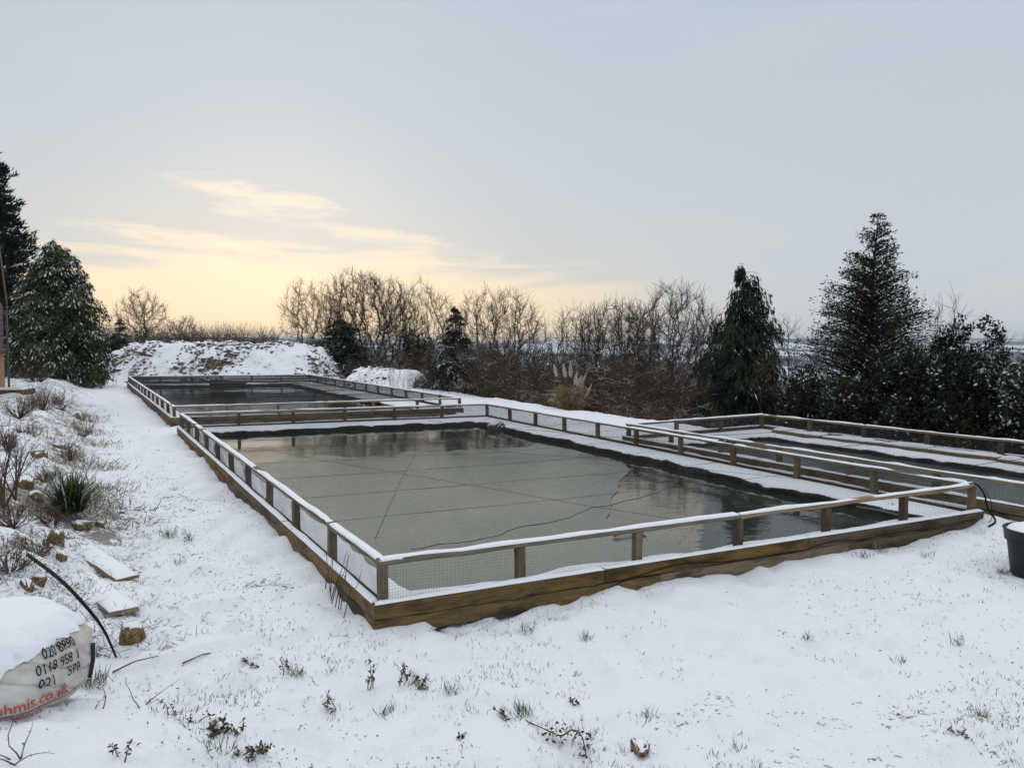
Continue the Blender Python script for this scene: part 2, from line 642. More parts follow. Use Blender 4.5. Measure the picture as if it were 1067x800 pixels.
def lathe(profile, k=32, centre=(0, 0, 0)):
    pr = np.asarray(profile, float); th = np.arange(k) * 2 * math.pi / k
    V = np.stack([pr[None, :, 0] * np.cos(th)[:, None], pr[None, :, 0] * np.sin(th)[:, None],
                  np.broadcast_to(pr[None, :, 1], (k, len(pr)))], -1).reshape(-1, 3) + np.asarray(centre)
    return V, grid_faces(k, len(pr), True)


def catmull(pts, n=10):
    pts = np.asarray(pts, float)
    q = np.concatenate([[2 * pts[0] - pts[1]], pts, [2 * pts[-1] - pts[-2]]])
    out = []
    for i in range(1, len(q) - 2):
        for s in np.linspace(0, 1, n, endpoint=False):
            p0, p1, p2, p3 = q[i - 1], q[i], q[i + 1], q[i + 2]
            out.append(0.5 * (2 * p1 + (p2 - p0) * s + (2 * p0 - 5 * p1 + 4 * p2 - p3) * s * s + (3 * p1 - p0 - 3 * p2 + p3) * s ** 3))
    out.append(pts[-1])
    return np.array(out)


# ------------------------------------------------------------------ materials
def mat(name):
    m = bpy.data.materials.new(name)
    m.use_nodes = True
    nt = m.node_tree
    return m, nt, nt.nodes['Principled BSDF']


def obj_coords(nt):
    return nt.nodes.new('ShaderNodeTexCoord').outputs['Object']


def add_bump(nt, bsdf, height, strength=0.4, dist=0.01):
    b = nt.nodes.new('ShaderNodeBump')
    b.inputs['Strength'].default_value = strength
    b.inputs['Distance'].default_value = dist
    L(nt, height, b.inputs['Height'])
    L(nt, b.outputs[0], bsdf.inputs['Normal'])


def attr(nt, name):
    n = nt.nodes.new('ShaderNodeAttribute')
    n.attribute_name = name
    return n.outputs['Fac']


def up_normal(nt):
    g = nt.nodes.new('ShaderNodeNewGeometry')
    s = nt.nodes.new('ShaderNodeSeparateXYZ')
    L(nt, g.outputs['Normal'], s.inputs[0])
    return s.outputs[2]


def obj_random(nt):
    return nt.nodes.new('ShaderNodeObjectInfo').outputs['Random']


SNOW = (0.865, 0.890, 0.935)


def m_plain(name, col, rough=0.6, var=0.25, scale=8.0, spec=0.3, bump=0.0):
    m, nt, b = mat(name)
    v = noise(nt, obj_coords(nt), scale, 4)
    c = mix_col(nt, smooth_range(nt, v, 0.3, 0.7), tuple(x * (1 - var) for x in col), tuple(min(1, x * (1 + var)) for x in col))
    L(nt, c, b.inputs['Base Color'])
    b.inputs['Roughness'].default_value = rough
    b.inputs['Specular IOR Level'].default_value = spec
    if bump:
        add_bump(nt, b, v, bump, 0.02)
    return m


def m_snow(name):
    m, nt, b = mat(name)
    oc = obj_coords(nt)
    v = noise(nt, oc, 55, 5, 0.65)
    L(nt, mix_col(nt, v, tuple(x * 0.94 for x in SNOW), SNOW), b.inputs['Base Color'])
    b.inputs['Roughness'].default_value = 0.7
    b.inputs['Specular IOR Level'].default_value = 0.2
    add_bump(nt, b, v, 0.35, 0.012)
    return m


def m_ground():
    m, nt, b = mat('snowy_ground')
    oc = obj_coords(nt)
    thin = attr(nt, 'thin')          # how thin the snow lies there
    rough_g = attr(nt, 'field')      # open country far away
    n1 = noise(nt, oc, 3.0, 6, 0.62, 0.3)
    n2 = noise(nt, oc, 26.0, 4, 0.6)
    n3 = noise(nt, oc, 70.0, 3, 0.6)
    mixn = math_node(nt, 'ADD', math_node(nt, 'MULTIPLY', n1, 0.45), math_node(nt, 'MULTIPLY', n2, 0.55))
    mixn = math_node(nt, 'ADD', mixn, math_node(nt, 'MULTIPLY', math_node(nt, 'SUBTRACT', n3, 0.5), 0.30))
    bare = smooth_range(nt, math_node(nt, 'ADD', mixn, math_node(nt, 'MULTIPLY', thin, 0.20)), 0.695, 0.730)
    soil = mix_col(nt, smooth_range(nt, n3, 0.35, 0.65), (0.055, 0.042, 0.026), (0.15, 0.135, 0.06))
    snow = mix_col(nt, n2, tuple(x * 0.955 for x in SNOW), SNOW)
    col = mix_col(nt, math_node(nt, 'MULTIPLY', bare, 0.8), snow, soil)
    # far fields: white fields, dark woods and hedges
    vo = nt.nodes.new('ShaderNodeTexVoronoi')
    vo.inputs['Scale'].default_value = 0.012
    L(nt, mapping(nt, oc, (1, 0.45, 0)), vo.inputs['Vector'])
    vr = nt.nodes.new('ShaderNodeSeparateColor')
    L(nt, vo.outputs['Color'], vr.inputs[0])
    wood = smooth_range(nt, math_node(nt, 'ADD', vr.outputs[0], math_node(nt, 'MULTIPLY', noise(nt, oc, 0.02, 5), 0.5)), 0.62, 0.72)
    fcol = mix_col(nt, wood, (0.66, 0.70, 0.76), (0.13, 0.15, 0.18))
    col = mix_col(nt, rough_g, col, fcol)
    L(nt, col, b.inputs['Base Color'])
    b.inputs['Roughness'].default_value = 0.75
    b.inputs['Specular IOR Level'].default_value = 0.15
    h = math_node(nt, 'ADD', math_node(nt, 'MULTIPLY', n2, 0.5), math_node(nt, 'MULTIPLY', n3, 0.4))
    h = math_node(nt, 'ADD', h, math_node(nt, 'MULTIPLY', noise(nt, oc, 220, 3), 0.15))
    add_bump(nt, b, h, 0.7, 0.025)
    return m


def m_snow_on(name, col, col2, thr=0.45, scale=14.0, amount=0.35, rough=0.75):
    """stone, earth or bark that carries snow wherever it faces up"""
    m, nt, b = mat(name)
    oc = obj_coords(nt)
    n1 = noise(nt, oc, scale, 5, 0.6)
    n2 = noise(nt, oc, scale * 3.1, 4, 0.6)
    basec = mix_col(nt, smooth_range(nt, n2, 0.32, 0.68), col, col2)
    up = math_node(nt, 'ADD', up_normal(nt), math_node(nt, 'MULTIPLY', math_node(nt, 'SUBTRACT', n1, 0.5), amount * 2))
    f = smooth_range(nt, up, thr - 0.06, thr + 0.10)
    L(nt, mix_col(nt, f, basec, SNOW), b.inputs['Base Color'])
    b.inputs['Roughness'].default_value = rough
    b.inputs['Specular IOR Level'].default_value = 0.2
    add_bump(nt, b, n2, 0.6, 0.02)
    return m


def m_wood(name, col, col2, damp=0.35):
    m, nt, b = mat(name)
    oc = obj_coords(nt)
    rnd = obj_random(nt)
    off = nt.nodes.new('ShaderNodeCombineXYZ')
    L(nt, math_node(nt, 'MULTIPLY', rnd, 37.0), off.inputs[0]); L(nt, math_node(nt, 'MULTIPLY', rnd, 11.0), off.inputs[1])
    va = nt.nodes.new('ShaderNodeVectorMath'); va.operation = 'ADD'
    L(nt, oc, va.inputs[0]); L(nt, off.outputs[0], va.inputs[1])
    grain = noise(nt, mapping(nt, va.outputs[0], (1.2, 22, 22)), 3.0, 6, 0.65, 0.6)
    blot = noise(nt, mapping(nt, va.outputs[0], (1.6, 5, 5)), 1.6, 4, 0.6)
    c = mix_col(nt, smooth_range(nt, grain, 0.3, 0.7), col, col2)
    c = mix_col(nt, math_node(nt, 'MULTIPLY', smooth_range(nt, blot, 0.42, 0.68), damp * 1.6), c, tuple(x * 0.33 for x in col))
    hue = nt.nodes.new('ShaderNodeHueSaturation')
    L(nt, c, hue.inputs['Color'])
    L(nt, math_node(nt, 'ADD', math_node(nt, 'MULTIPLY', rnd, 0.75), 0.60), hue.inputs['Value'])
    L(nt, math_node(nt, 'ADD', math_node(nt, 'MULTIPLY', math_node(nt, 'FRACT', math_node(nt, 'MULTIPLY', rnd, 7.3)), 0.5), 0.70), hue.inputs['Saturation'])
    L(nt, hue.outputs[0], b.inputs['Base Color'])
    b.inputs['Roughness'].default_value = 0.72
    b.inputs['Specular IOR Level'].default_value = 0.25
    add_bump(nt, b, grain, 0.5, 0.006)
    return m


def m_leaf(name, dark, light, rough=0.65):
    m, nt, b = mat(name)
    c = mix_col(nt, attr(nt, 'tone'), dark, light)
    c = mix_col(nt, attr(nt, 'snow'), c, SNOW)
    L(nt, c, b.inputs['Base Color'])
    b.inputs['Roughness'].default_value = rough
    b.inputs['Specular IOR Level'].default_value = 0.15
    return m


def m_bark(name, col, col2, snow=0.0):
    m, nt, b = mat(name)
    oc = obj_coords(nt)
    n1 = noise(nt, oc, 9.0, 4)
    c = mix_col(nt, smooth_range(nt, n1, 0.3, 0.7), col, col2)
    if snow > 0:
        up = math_node(nt, 'ADD', up_normal(nt), math_node(nt, 'MULTIPLY', math_node(nt, 'SUBTRACT', noise(nt, oc, 2.3, 3), 0.5), 1.6))
        c = mix_col(nt, smooth_range(nt, up, 1.05 - snow, 1.25 - snow), c, SNOW)
    L(nt, c, b.inputs['Base Color'])
    b.inputs['Roughness'].default_value = 0.8
    b.inputs['Specular IOR Level'].default_value = 0.15
    return m


def m_water(name, deep, ripple=0.05, scale=5.0):
    m, nt, b = mat(name)
    oc = obj_coords(nt)
    b.inputs['Base Color'].default_value = (*deep, 1)
    b.inputs['Roughness'].default_value = 0.03
    b.inputs['IOR'].default_value = 1.333
    h = math_node(nt, 'ADD', noise(nt, mapping(nt, oc, (1, 1.4, 1), rot=(0, 0, 0.5)), scale, 3), math_node(nt, 'MULTIPLY', noise(nt, oc, scale * 0.3, 2), 1.5))
    add_bump(nt, b, h, ripple, 0.05)
    return m


def m_ice():
    m, nt, b = mat('pond_ice')
    oc = obj_coords(nt)
    n1 = noise(nt, oc, 0.55, 5, 0.55, 0.4)
    n2 = noise(nt, oc, 9.0, 5, 0.65)
    c = mix_col(nt, smooth_range(nt, n1, 0.32, 0.68), (0.075, 0.10, 0.085), (0.155, 0.180, 0.155))
    c = mix_col(nt, math_node(nt, 'MULTIPLY', smooth_range(nt, n2, 0.55, 0.75), 0.35), c, (0.24, 0.265, 0.25))
    L(nt, c, b.inputs['Base Color'])
    L(nt, smooth_range(nt, n1, 0.3, 0.7, 0.16, 0.34), b.inputs['Roughness'])
    b.inputs['IOR'].default_value = 1.31
    add_bump(nt, b, n2, 0.12, 0.01)
    return m


M = {}
M['ground'] = m_ground()
M['snow'] = m_snow('lying_snow')
M['sleeper'] = m_wood('sleeper_wood', (0.095, 0.062, 0.029), (0.190, 0.130, 0.060), 0.55)
M['post'] = m_wood('post_wood', (0.105, 0.064, 0.033), (0.19, 0.122, 0.065))
M['rail'] = m_wood('rail_wood', (0.15, 0.11, 0.062), (0.26, 0.20, 0.12), 0.2)
M['plank'] = m_wood('plank_wood', (0.17, 0.12, 0.06), (0.27, 0.20, 0.11), 0.2)
M['bank'] = m_snow_on('pond_bank_earth', (0.018, 0.015, 0.011), (0.075, 0.062, 0.045), 0.62, 9.0, 0.30)
M['rock'] = m_snow_on('sandstone', (0.085, 0.055, 0.030), (0.27, 0.18, 0.095), 0.66, 13.0, 0.60)
M['clod'] = m_snow_on('rubble', (0.05, 0.036, 0.022), (0.20, 0.15, 0.085), 0.5, 10.0, 0.3)
M['mound'] = m_snow_on('rubble_slope', (0.035, 0.028, 0.018), (0.14, 0.105, 0.06), 0.50, 6.0, 0.36)
M['net'] = m_plain('black_netting', (0.012, 0.013, 0.012), 0.6, 0.2)
M['wire'] = m_plain('wire_netting', (0.07, 0.07, 0.062), 0.5, 0.3)
M['cord'] = m_plain('net_cord', (0.03, 0.03, 0.028), 0.7, 0.2)
M['cable'] = m_plain('black_cable', (0.012, 0.011, 0.011), 0.7, 0.2, 8, 0.12)
M['water'] = m_water('pond_water_surface', (0.020, 0.028, 0.022), 0.045, 5.0)
M['water_far'] = m_water('dark_pond_water', (0.012, 0.015, 0.016), 0.06, 4.0)
M['ice'] = m_ice()
M['thin_ice'] = m_plain('thin_dark_ice', (0.040, 0.052, 0.050), 0.30, 0.3, 1.2, 0.5)
M['bark'] = m_bark('winter_bark', (0.045, 0.034, 0.024), (0.095, 0.073, 0.052), 0.12)
M['twig'] = m_bark('winter_twigs', (0.055, 0.040, 0.028), (0.12, 0.090, 0.062), 0.20)
M['twig_snow'] = m_bark('snowy_twigs', (0.050, 0.038, 0.026), (0.11, 0.088, 0.06), 0.36)
M['bramble'] = m_bark('bramble_stems', (0.065, 0.032, 0.022), (0.14, 0.085, 0.052), 0.28)
M['straw'] = m_bark('dead_grass', (0.15, 0.105, 0.05), (0.29, 0.22, 0.11), 0.1)
M['grass'] = m_leaf('lawn_grass', (0.05, 0.075, 0.022), (0.16, 0.185, 0.065))
M['weed'] = m_leaf('dead_weed', (0.05, 0.038, 0.02), (0.15, 0.12, 0.055))

# ------------------------------------------------------------------ layout of the ponds (corners read at rail height)
ZR, ZB = 0.47, 0.17            # top of the rails, top of the sleepers
def xy(p):
    return np.array(p[:2], float)

MA, MB, MD, MC = [xy(P(*q, ZR)) for q in ((398, 583), (1013, 504), (507.6, 420.5), (188.8, 430.5))]   # main pond, from the near left corner
FA, FB, FD, FC = [xy(P(*q, ZR)) for q in ((181.7, 423.2), (479, 414.5), (323, 390.2), (134.4, 392.2))]
RW, RAP, RQ, RR = [xy(P(*q, ZR)) for q in ((655, 441.2), (794, 431.6), (1067, 503.5), (1067, 460))]
u_r = (RQ - RW) / np.linalg.norm(RQ - RW)
RE = RW + u_r * 10.0
u_f = (RR - RAP) / np.linalg.norm(RR - RAP)
RF = RAP + u_f * 10.0
MAIN, FAR, RIGHT = [MA, MB, MD, MC], [FA, FB, FD, FC], [RE, RF, RAP, RW]     # counter-clockwise
UT = (MC - MA) / np.linalg.norm(MC - MA)        # along the ponds, away from the camera
NS = np.array([UT[1], -UT[0]])                  # across, to the right


def offset_quad(Q, d):
    """move side i (from Q[i] to Q[i+1]) inwards by d[i]"""
    lines = []
    for i in range(4):
        a, b = Q[i], Q[(i + 1) % 4]
        e = (b - a) / np.linalg.norm(b - a)
        n = np.array([-e[1], e[0]])
        lines.append((a + n * d[i], e))
    out = []
    for i in range(4):
        (p, e), (q, g) = lines[i - 1], lines[i]
        A = np.array([e, -g]).T
        s = np.linalg.solve(A, q - p)
        out.append(p + e * s[0])
    return out


MAIN_IN = offset_quad(MAIN, [0.17, 0.62, 0.78, 0.30])
FAR_IN = offset_quad(FAR, [0.35, 1.1, 1.3, 0.35])
RIGHT_IN = offset_quad(RIGHT, [0.4, 0.95, 0.9, 0.40])


def inside(Q, x, y):
    """signed distance (positive inside) to a convex counter-clockwise quad"""
    d = np.full(np.shape(x), 1e9)
    for i in range(4):
        a, b = Q[i], Q[(i + 1) % 4]
        e = (b - a) / np.linalg.norm(b - a)
        d = np.minimum(d, -e[1] * (x - a[0]) + e[0] * (y - a[1]))
    return d


def st(x, y):
    return x * NS[0] + y * NS[1], x * UT[0] + y * UT[1]


S_LEFT = float(MA @ NS)
S_BR = float(MB @ NS)


def crest(t):
    return S_BR + 3.9 + 1.3 * sstep(t, 14, 9)


def height(x, y, fine=True):
    x = np.asarray(x, float); y = np.asarray(y, float)
    s, t = st(x, y)
    r = np.hypot(x, y)
    near = 1 - sstep(r, 60, 160)
    # garden bank on the left of the path
    dl = S_LEFT - s + 0.35 * fbm(x, y, 2.2, 2, 3)
    bank = 0.50 * sstep(dl, 1.45, 3.1) * sstep(t, 4.2, 6.4) * near
    # knoll that carries the builder's bag, left of the camera
    kx = sstep(x + 0.25 * fbm(x, y, 1.0, 2, 8), -0.75, -1.75)
    knoll = 0.24 * kx * sstep(y + 0.2 * fbm(x, y, 0.9, 2, 5), 4.75, 3.95)
    z = np.maximum(bank, knoll) + 0.10 * sstep(y, 4.6, 3.2)
    # strip between the main and the right-hand pond
    z = z + 0.09 * np.exp(-((s - S_BR - 0.35) / 0.45) ** 2) * sstep(t, 1, 4)
    # beyond the crest the ground falls away into the valley
    c = crest(t)
    dn = s - c
    z = z - 1.5 * sstep(dn, 0.0, 5.0)
    v = np.maximum(dn - 4, 0)
    fwd = np.maximum(t - 80, 0)
    z = z - 58 * (1 - np.exp(-np.maximum(v * 0.9, fwd * 0.35) / 330.0))
    hill = 63 * sstep(r, 700, 2400) * (0.90 + 0.30 * fbm(x, y, 900, 3, 21))
    z = z + hill
    z = z + sstep(r, 120, 500) * 9 * fbm(x, y, 260, 3, 31)
    lift = sstep(dl, 1.4, 2.4) * sstep(t, 4.2, 6.4) * near
    if fine:
        z = z + near * (0.085 * fbm(x, y, 1.4, 3, 41) + 0.056 * fbm(x, y, 0.30, 4, 51) * (1 - sstep(r, 25, 60)))
        dent = sstep(dl, 0.0, 0.5) * sstep(dl, 2.1, 1.5) * sstep(t, 2.5, 5) * near
        dent = np.maximum(dent, 0.7 * sstep(y, 8.5, 6.0) * (1 - lift))
        z = z - dent * 0.065 * sstep(fbm(x, y, 0.24, 2, 81), 0.06, 0.26) + dent * 0.03 * np.abs(fbm(x, y, 0.5, 2, 83))
        z = z + lift * (0.20 * fbm(x, y, 0.55, 4, 61) + 0.07 * np.abs(fbm(x, y, 0.20, 3, 66)))
        # snow drifted against the sleepers
        for Q in (MAIN, FAR, RIGHT):
            d = -inside(Q, x, y)
            z = z + np.where(d > -0.05, (-0.035 + 0.075 * fbm(x, y, 0.5, 2, 71)) * np.exp(-np.maximum(d, 0) / 0.22), 0)
    # the pond pits
    for Q, Qi in ((MAIN, MAIN_IN), (FAR, FAR_IN), (RIGHT, RIGHT_IN)):
        dq = inside(Q, x, y)
        z = np.where(dq > 0.03, np.minimum(z, -0.02), z)
        z = z - 1.0 * sstep(inside(Qi, x, y), -0.02, 0.20)
    return z


def H(x, y):
    return float(height(np.array([x]), np.array([y]))[0])


def on_ground(px, py, guess=0.1):
    """where the view ray of a pixel meets the ground"""
    z = guess
    for _ in range(12):
        p = P(px, py, z)
        z = 0.5 * z + 0.5 * H(p[0], p[1])
    p = P(px, py, z)
    p[2] = H(p[0], p[1])
    return p


# ---- the ground sheet
def axis(stops):
    out = [stops[0][0]]
    for (a, sa), (b, sb) in zip(stops[:-1], stops[1:]):
        while out[-1] < b - 1e-6:
            f = (out[-1] - a) / (b - a)
            out.append(out[-1] + sa * (sb / sa) ** f if sb > 0 else b)
        out[-1] = b
    return np.array(out)


xr = axis([(6.5, 0.062), (10, 0.16), (20, 0.6), (60, 2.0), (300, 14), (1500, 80), (4500, 260)])
xl = -axis([(4.0, 0.062), (6, 0.085), (12, 0.2), (25, 0.5), (60, 2.0), (300, 14), (1500, 80), (4500, 260)])[::-1]
xm = np.arange(-4.0, 6.5, 0.062)[1:]
xs = np.concatenate([xl, xm, xr])
ys = np.concatenate([-axis([(0.5, 0.5), (60, 8), (400, 60)])[::-1],
                     axis([(0.0, 0.4), (2.4, 0.10), (3.0, 0.055), (5.5, 0.055), (9, 0.11), (16, 0.23), (26, 0.5), (45, 1.2), (120, 5), (600, 28), (5000, 190)])])
GX, GY = np.meshgrid(xs, ys, indexing='ij')
GZ = height(GX, GY)
s_, t_ = st(GX, GY)
dl_ = S_LEFT - s_ + 0.35 * fbm(GX, GY, 2.2, 2, 3)
nearm = 1 - sstep(np.hypot(GX, GY), 60, 160)
thin = (0.55 * sstep(dl_, 0.15, 0.7) * sstep(t_, 4.0, 7.0) + 0.36 * sstep(dl_, 1.2, 2.2) * sstep(t_, 4.2, 6.4)) * nearm
thin = thin + 1.1 * sstep(s_ - crest(t_), 0.2, 2.5) * nearm
thin = thin + 0.50 * sstep(GY, 14, 6) * sstep(fbm(GX, GY, 1.7, 3, 90), -0.05, 0.30)
field = sstep(np.hypot(GX, GY), 150, 320)
nx, ny = GX.shape
ground = mk('ground', np.stack([GX, GY, GZ], -1).reshape(-1, 3), grid_faces(nx, ny), M['ground'],
            attrs={'thin': ('POINT', thin.ravel()), 'field': ('POINT', field.ravel())})
tag(ground, 'snow-covered lawn and path falling away to the valley', kind='structure')

# ---- water, ice and the banks inside the fences
def quad_grid(Q, nu, nv, z, wob=0.0):
    a = np.linspace(0, 1, nu)[:, None, None]; b = np.linspace(0, 1, nv)[None, :, None]
    p = (Q[0] * (1 - a) + Q[1] * a) * (1 - b) + (Q[3] * (1 - a) + Q[2] * a) * b
    V = np.concatenate([p, np.full(p.shape[:2] + (1,), z)], -1).reshape(-1, 3)
    return V, grid_faces(nu, nv)


for Qi, zz, mm, lab in ((MAIN_IN, 0.022, 'water', 'grey-green water of the near pond'),
                        (FAR_IN, 0.035, 'water_far', 'dark water of the far pond'),
                        (RIGHT_IN, 0.06, 'thin_ice', 'dark thinly frozen water of the right-hand pond')):
    V, F = quad_grid(offset_quad(Qi, [-0.15] * 4), 3, 3, zz)
    tag(mk('pond_water', V, F, M[mm]), lab, kind='structure')


def bil(Q, a, b):
    a = np.asarray(a)[..., None]; b = np.asarray(b)[..., None]
    return (Q[0] * (1 - a) + Q[1] * a) * (1 - b) + (Q[3] * (1 - a) + Q[2] * a) * b


# the ice sheet: most of the near pond, open water left along the far end and in the near right corner
rows = 90
vv = np.linspace(-0.02, 0.66, rows)
lim = 0.50 + 0.46 * sstep(vv, 0.10, 0.48) + 0.05 * fbm(vv * 9, vv * 0, 1.0, 4, 5)
lim = np.minimum(lim, 1.01)
colsn = 40
A_ = np.linspace(0, 1, colsn)[:, None] * (lim + 0.015)[None, :] - 0.015
edge_far = 0.05 * fbm(A_ * 12, A_ * 0, 1.0, 4, 15)
B_ = np.broadcast_to(vv[None, :], A_.shape) + edge_far * sstep(vv, 0.4, 0.66)[None, :]
p = bil(MAIN_IN, A_, B_)
Vt = np.concatenate([p, np.full(p.shape[:2] + (1,), 0.029)], -1).reshape(-1, 3)
ice = mk('ice_sheet', Vt, grid_faces(colsn, rows), M['ice'])
tag(ice, 'matte grey-green ice covering most of the near pond', kind='structure')


def bank(Q, Qi, z_out, z_in, seed, label, n=130):
    """the snow ledge between fence and water, with its dark crumbling edge"""
    ring = []
    for i in range(4):
        for k in range(n):
            f = k / n
            ring.append((Q[i] * (1 - f) + Q[(i + 1) % 4] * f, Qi[i] * (1 - f) + Qi[(i + 1) % 4] * f))
    O = np.array([a for a, b in ring]); I = np.array([b for a, b in ring])
    m = len(ring)
    cen = I.mean(0)
    d = I - O
    w = np.linalg.norm(d, axis=1, keepdims=True)
    dirn = d / w
    jit = (0.20 * fbm(I[:, 0], I[:, 1], 1.3, 3, seed) + 0.10 * fbm(I[:, 0], I[:, 1], 0.22, 3, seed + 9))[:, None]
    jit = jit * np.clip(w / 0.8, 0.25, 1)
    rowsV = []
    for f, zf, ex in ((0.0, z_out, 0.0), (0.3, z_out + 0.005, 0), (0.6, z_in + 0.02, 0), (0.85, z_in + 0.015, 0), (0.97, z_in, 0), (1.0, z_in - 0.025, 0.0)):
        q = O + d * f + dirn * jit * f
        z = zf + (0.035 * fbm(q[:, 0], q[:, 1], 0.6, 3, seed + 3)) * (f > 0)
        rowsV.append(np.column_stack([q, z]))
    e = I + dirn * jit
    for back, z in ((0.015, z_in - 0.07), (0.05, z_in - 0.13), (-0.02, z_in - 0.20), (0.05, -0.30), (0.0, -0.8)):
        q = e - dirn * (back + 0.13 * fbm(I[:, 0], I[:, 1] + z * 3, 0.16, 3, seed + 5)[:, None])
        rowsV.append(np.column_stack([q, z + 0.04 * fbm(I[:, 0], I[:, 1], 0.13, 2, seed + 6)]))
    V = np.stack(rowsV, 1).reshape(-1, 3)
    o = mk('pond_bank', V, grid_faces(m, len(rowsV), True), M['bank'])
    return tag(o, label, kind='structure')


IN = [0.03] * 4
bank(offset_quad(MAIN, IN), MAIN_IN, ZB - 0.03, 0.125, 100, 'snowy ledge and dark earth edge round the near pond', 200)
bank(offset_quad(FAR, IN), FAR_IN, ZB - 0.03, 0.14, 140, 'snowy ledge round the far pond')
RIGHT_BANK = bank(offset_quad(RIGHT, IN), RIGHT_IN, 0.16, 0.15, 180, 'snowy ledge round the right-hand pond')

# ------------------------------------------------------------------ timber: beams in their own frame, so the grain runs along them
def beam_mesh(Lg, w, h, mat_, seed=0, segs=8, wob=0.003, ch=0.006):
    hw, hh = w / 2, h / 2
    sec = np.array([[-hw + ch, -hh], [hw - ch, -hh], [hw, -hh + ch], [hw, hh - ch], [hw - ch, hh], [-hw + ch, hh], [-hw, hh - ch], [-hw, -hh + ch]])
    r = np.random.default_rng(seed)
    xs_ = np.linspace(0, Lg, segs + 1)
    V = []
    for x in xs_:
        j = r.normal(0, wob, (8, 2)) + r.normal(0, wob, 2)
        V.append(np.column_stack([np.full(8, x), sec + j]))
    V = np.array(V).transpose(1, 0, 2).reshape(-1, 3)       # [corner][station]
    n = segs + 1
    F = [grid_faces(8, n, True), np.array([[j * n for j in range(8)][::-1], [j * n + n - 1 for j in range(8)]])]
    return mesh('beam', V, F, mat_, smooth=False)


def frame(p0, p1, roll_up=(0, 0, 1)):
    p0, p1 = Vector(p0), Vector(p1)
    x = (p1 - p0).normalized()
    up = Vector(roll_up)
    y = up.cross(x)
    y.normalize()
    z = x.cross(y)
    m = Matrix((x, y, z)).transposed().to_4x4()
    m.translation = p0
    return m


def beam(name, p0, p1, w, h, mat_, parent, seed=0, **kw):
    p0 = [float(c) for c in p0]; p1 = [float(c) for c in p1]
    Lg = (Vector(p1) - Vector(p0)).length
    up = (0, 0, 1) if abs(p1[2] - p0[2]) < 0.8 * Lg else kw.pop('up', (1, 0, 0))
    kw.pop('up', None)
    return link(name, beam_mesh(Lg, w, h, mat_, seed, **kw), parent, frame(p0, p1, up))


def snow_strip(Lg, w, h, seed, zoff, gaps=0.0):
    """a low cushion of snow lying on a beam, in the beam's frame"""
    n = max(4, int(Lg / 0.05))
    xs_ = np.linspace(0.0, Lg, n)
    hv = h * (1.0 + 0.8 * fbm(xs_ + seed * 3.7, xs_ * 0, 0.35, 3, seed)) * (1 - gaps * sstep(fbm(xs_ + seed, xs_ * 0 + 5, 0.7, 2, seed + 1), 0.05 - 0.22 * (gaps > 0.9), 0.22 - 0.22 * (gaps > 0.9)))
    hv = np.maximum(hv, 0.002)
    a = np.array([-1.0, -0.93, -0.55, 0.0, 0.55, 0.93, 1.0]); prof = np.array([0.0, 0.55, 0.95, 1.0, 0.95, 0.55, 0.0])
    ww = w / 2 * (1 + 0.10 * fbm(xs_ + 9 * seed, xs_ * 0, 0.25, 2, seed + 2))
    V = np.stack([np.broadcast_to(xs_[:, None], (n, 7)), a[None] * ww[:, None], zoff - 0.002 + prof[None] * hv[:, None]], -1)
    V[0, :, 2] = zoff - 0.002; V[-1, :, 2] = zoff - 0.002
    return mesh('snow_cap', V.reshape(-1, 3), grid_faces(n, 7)[:, ::-1], M['snow'])


def net_panel(name, a, b, z0, z1, parent, cell, rad, seed, sag=0.012):
    """side netting between two posts"""
    Lg = np.linalg.norm(b - a)
    e = (b - a) / Lg; nrm = np.array([-e[1], e[0]])
    nu, nv = max(2, int(Lg / cell)), max(2, int((z1 - z0) / cell))
    uu = np.linspace(0, Lg, nu + 1); wv = np.linspace(z0, z1, nv + 1)
    U_, W_ = np.meshgrid(uu, wv, indexing='ij')
    bulge = 0.025 * fbm(U_ + seed, W_ * 3, 0.5, 2, seed) + 0.0
    zz = W_ + sag * fbm(U_ + seed * 2, W_, 0.35, 2, seed + 1) * np.sin(np.pi * (W_ - z0) / (z1 - z0))
    Pn = np.stack([a[0] + e[0] * U_ + nrm[0] * bulge, a[1] + e[1] * U_ + nrm[1] * bulge, zz], -1)
    st_h = max(1, nu // 12)
    h0 = Pn[::st_h][:-1].reshape(-1, 3); h1 = Pn[::st_h][1:].reshape(-1, 3)
    st_v = max(1, nv // 4)
    v0 = Pn[:, ::st_v][:, :-1].reshape(-1, 3); v1 = Pn[:, ::st_v][:, 1:].reshape(-1, 3)
    V, F = tubes(np.concatenate([h0, v0]), np.concatenate([h1, v1]), rad, rad, 3)
    return tag(mk(name, V, F, M['wire'], parent, smooth=False), kind='stuff')


SEED = [1]


def nxt():
    SEED[0] += 1
    return SEED[0]


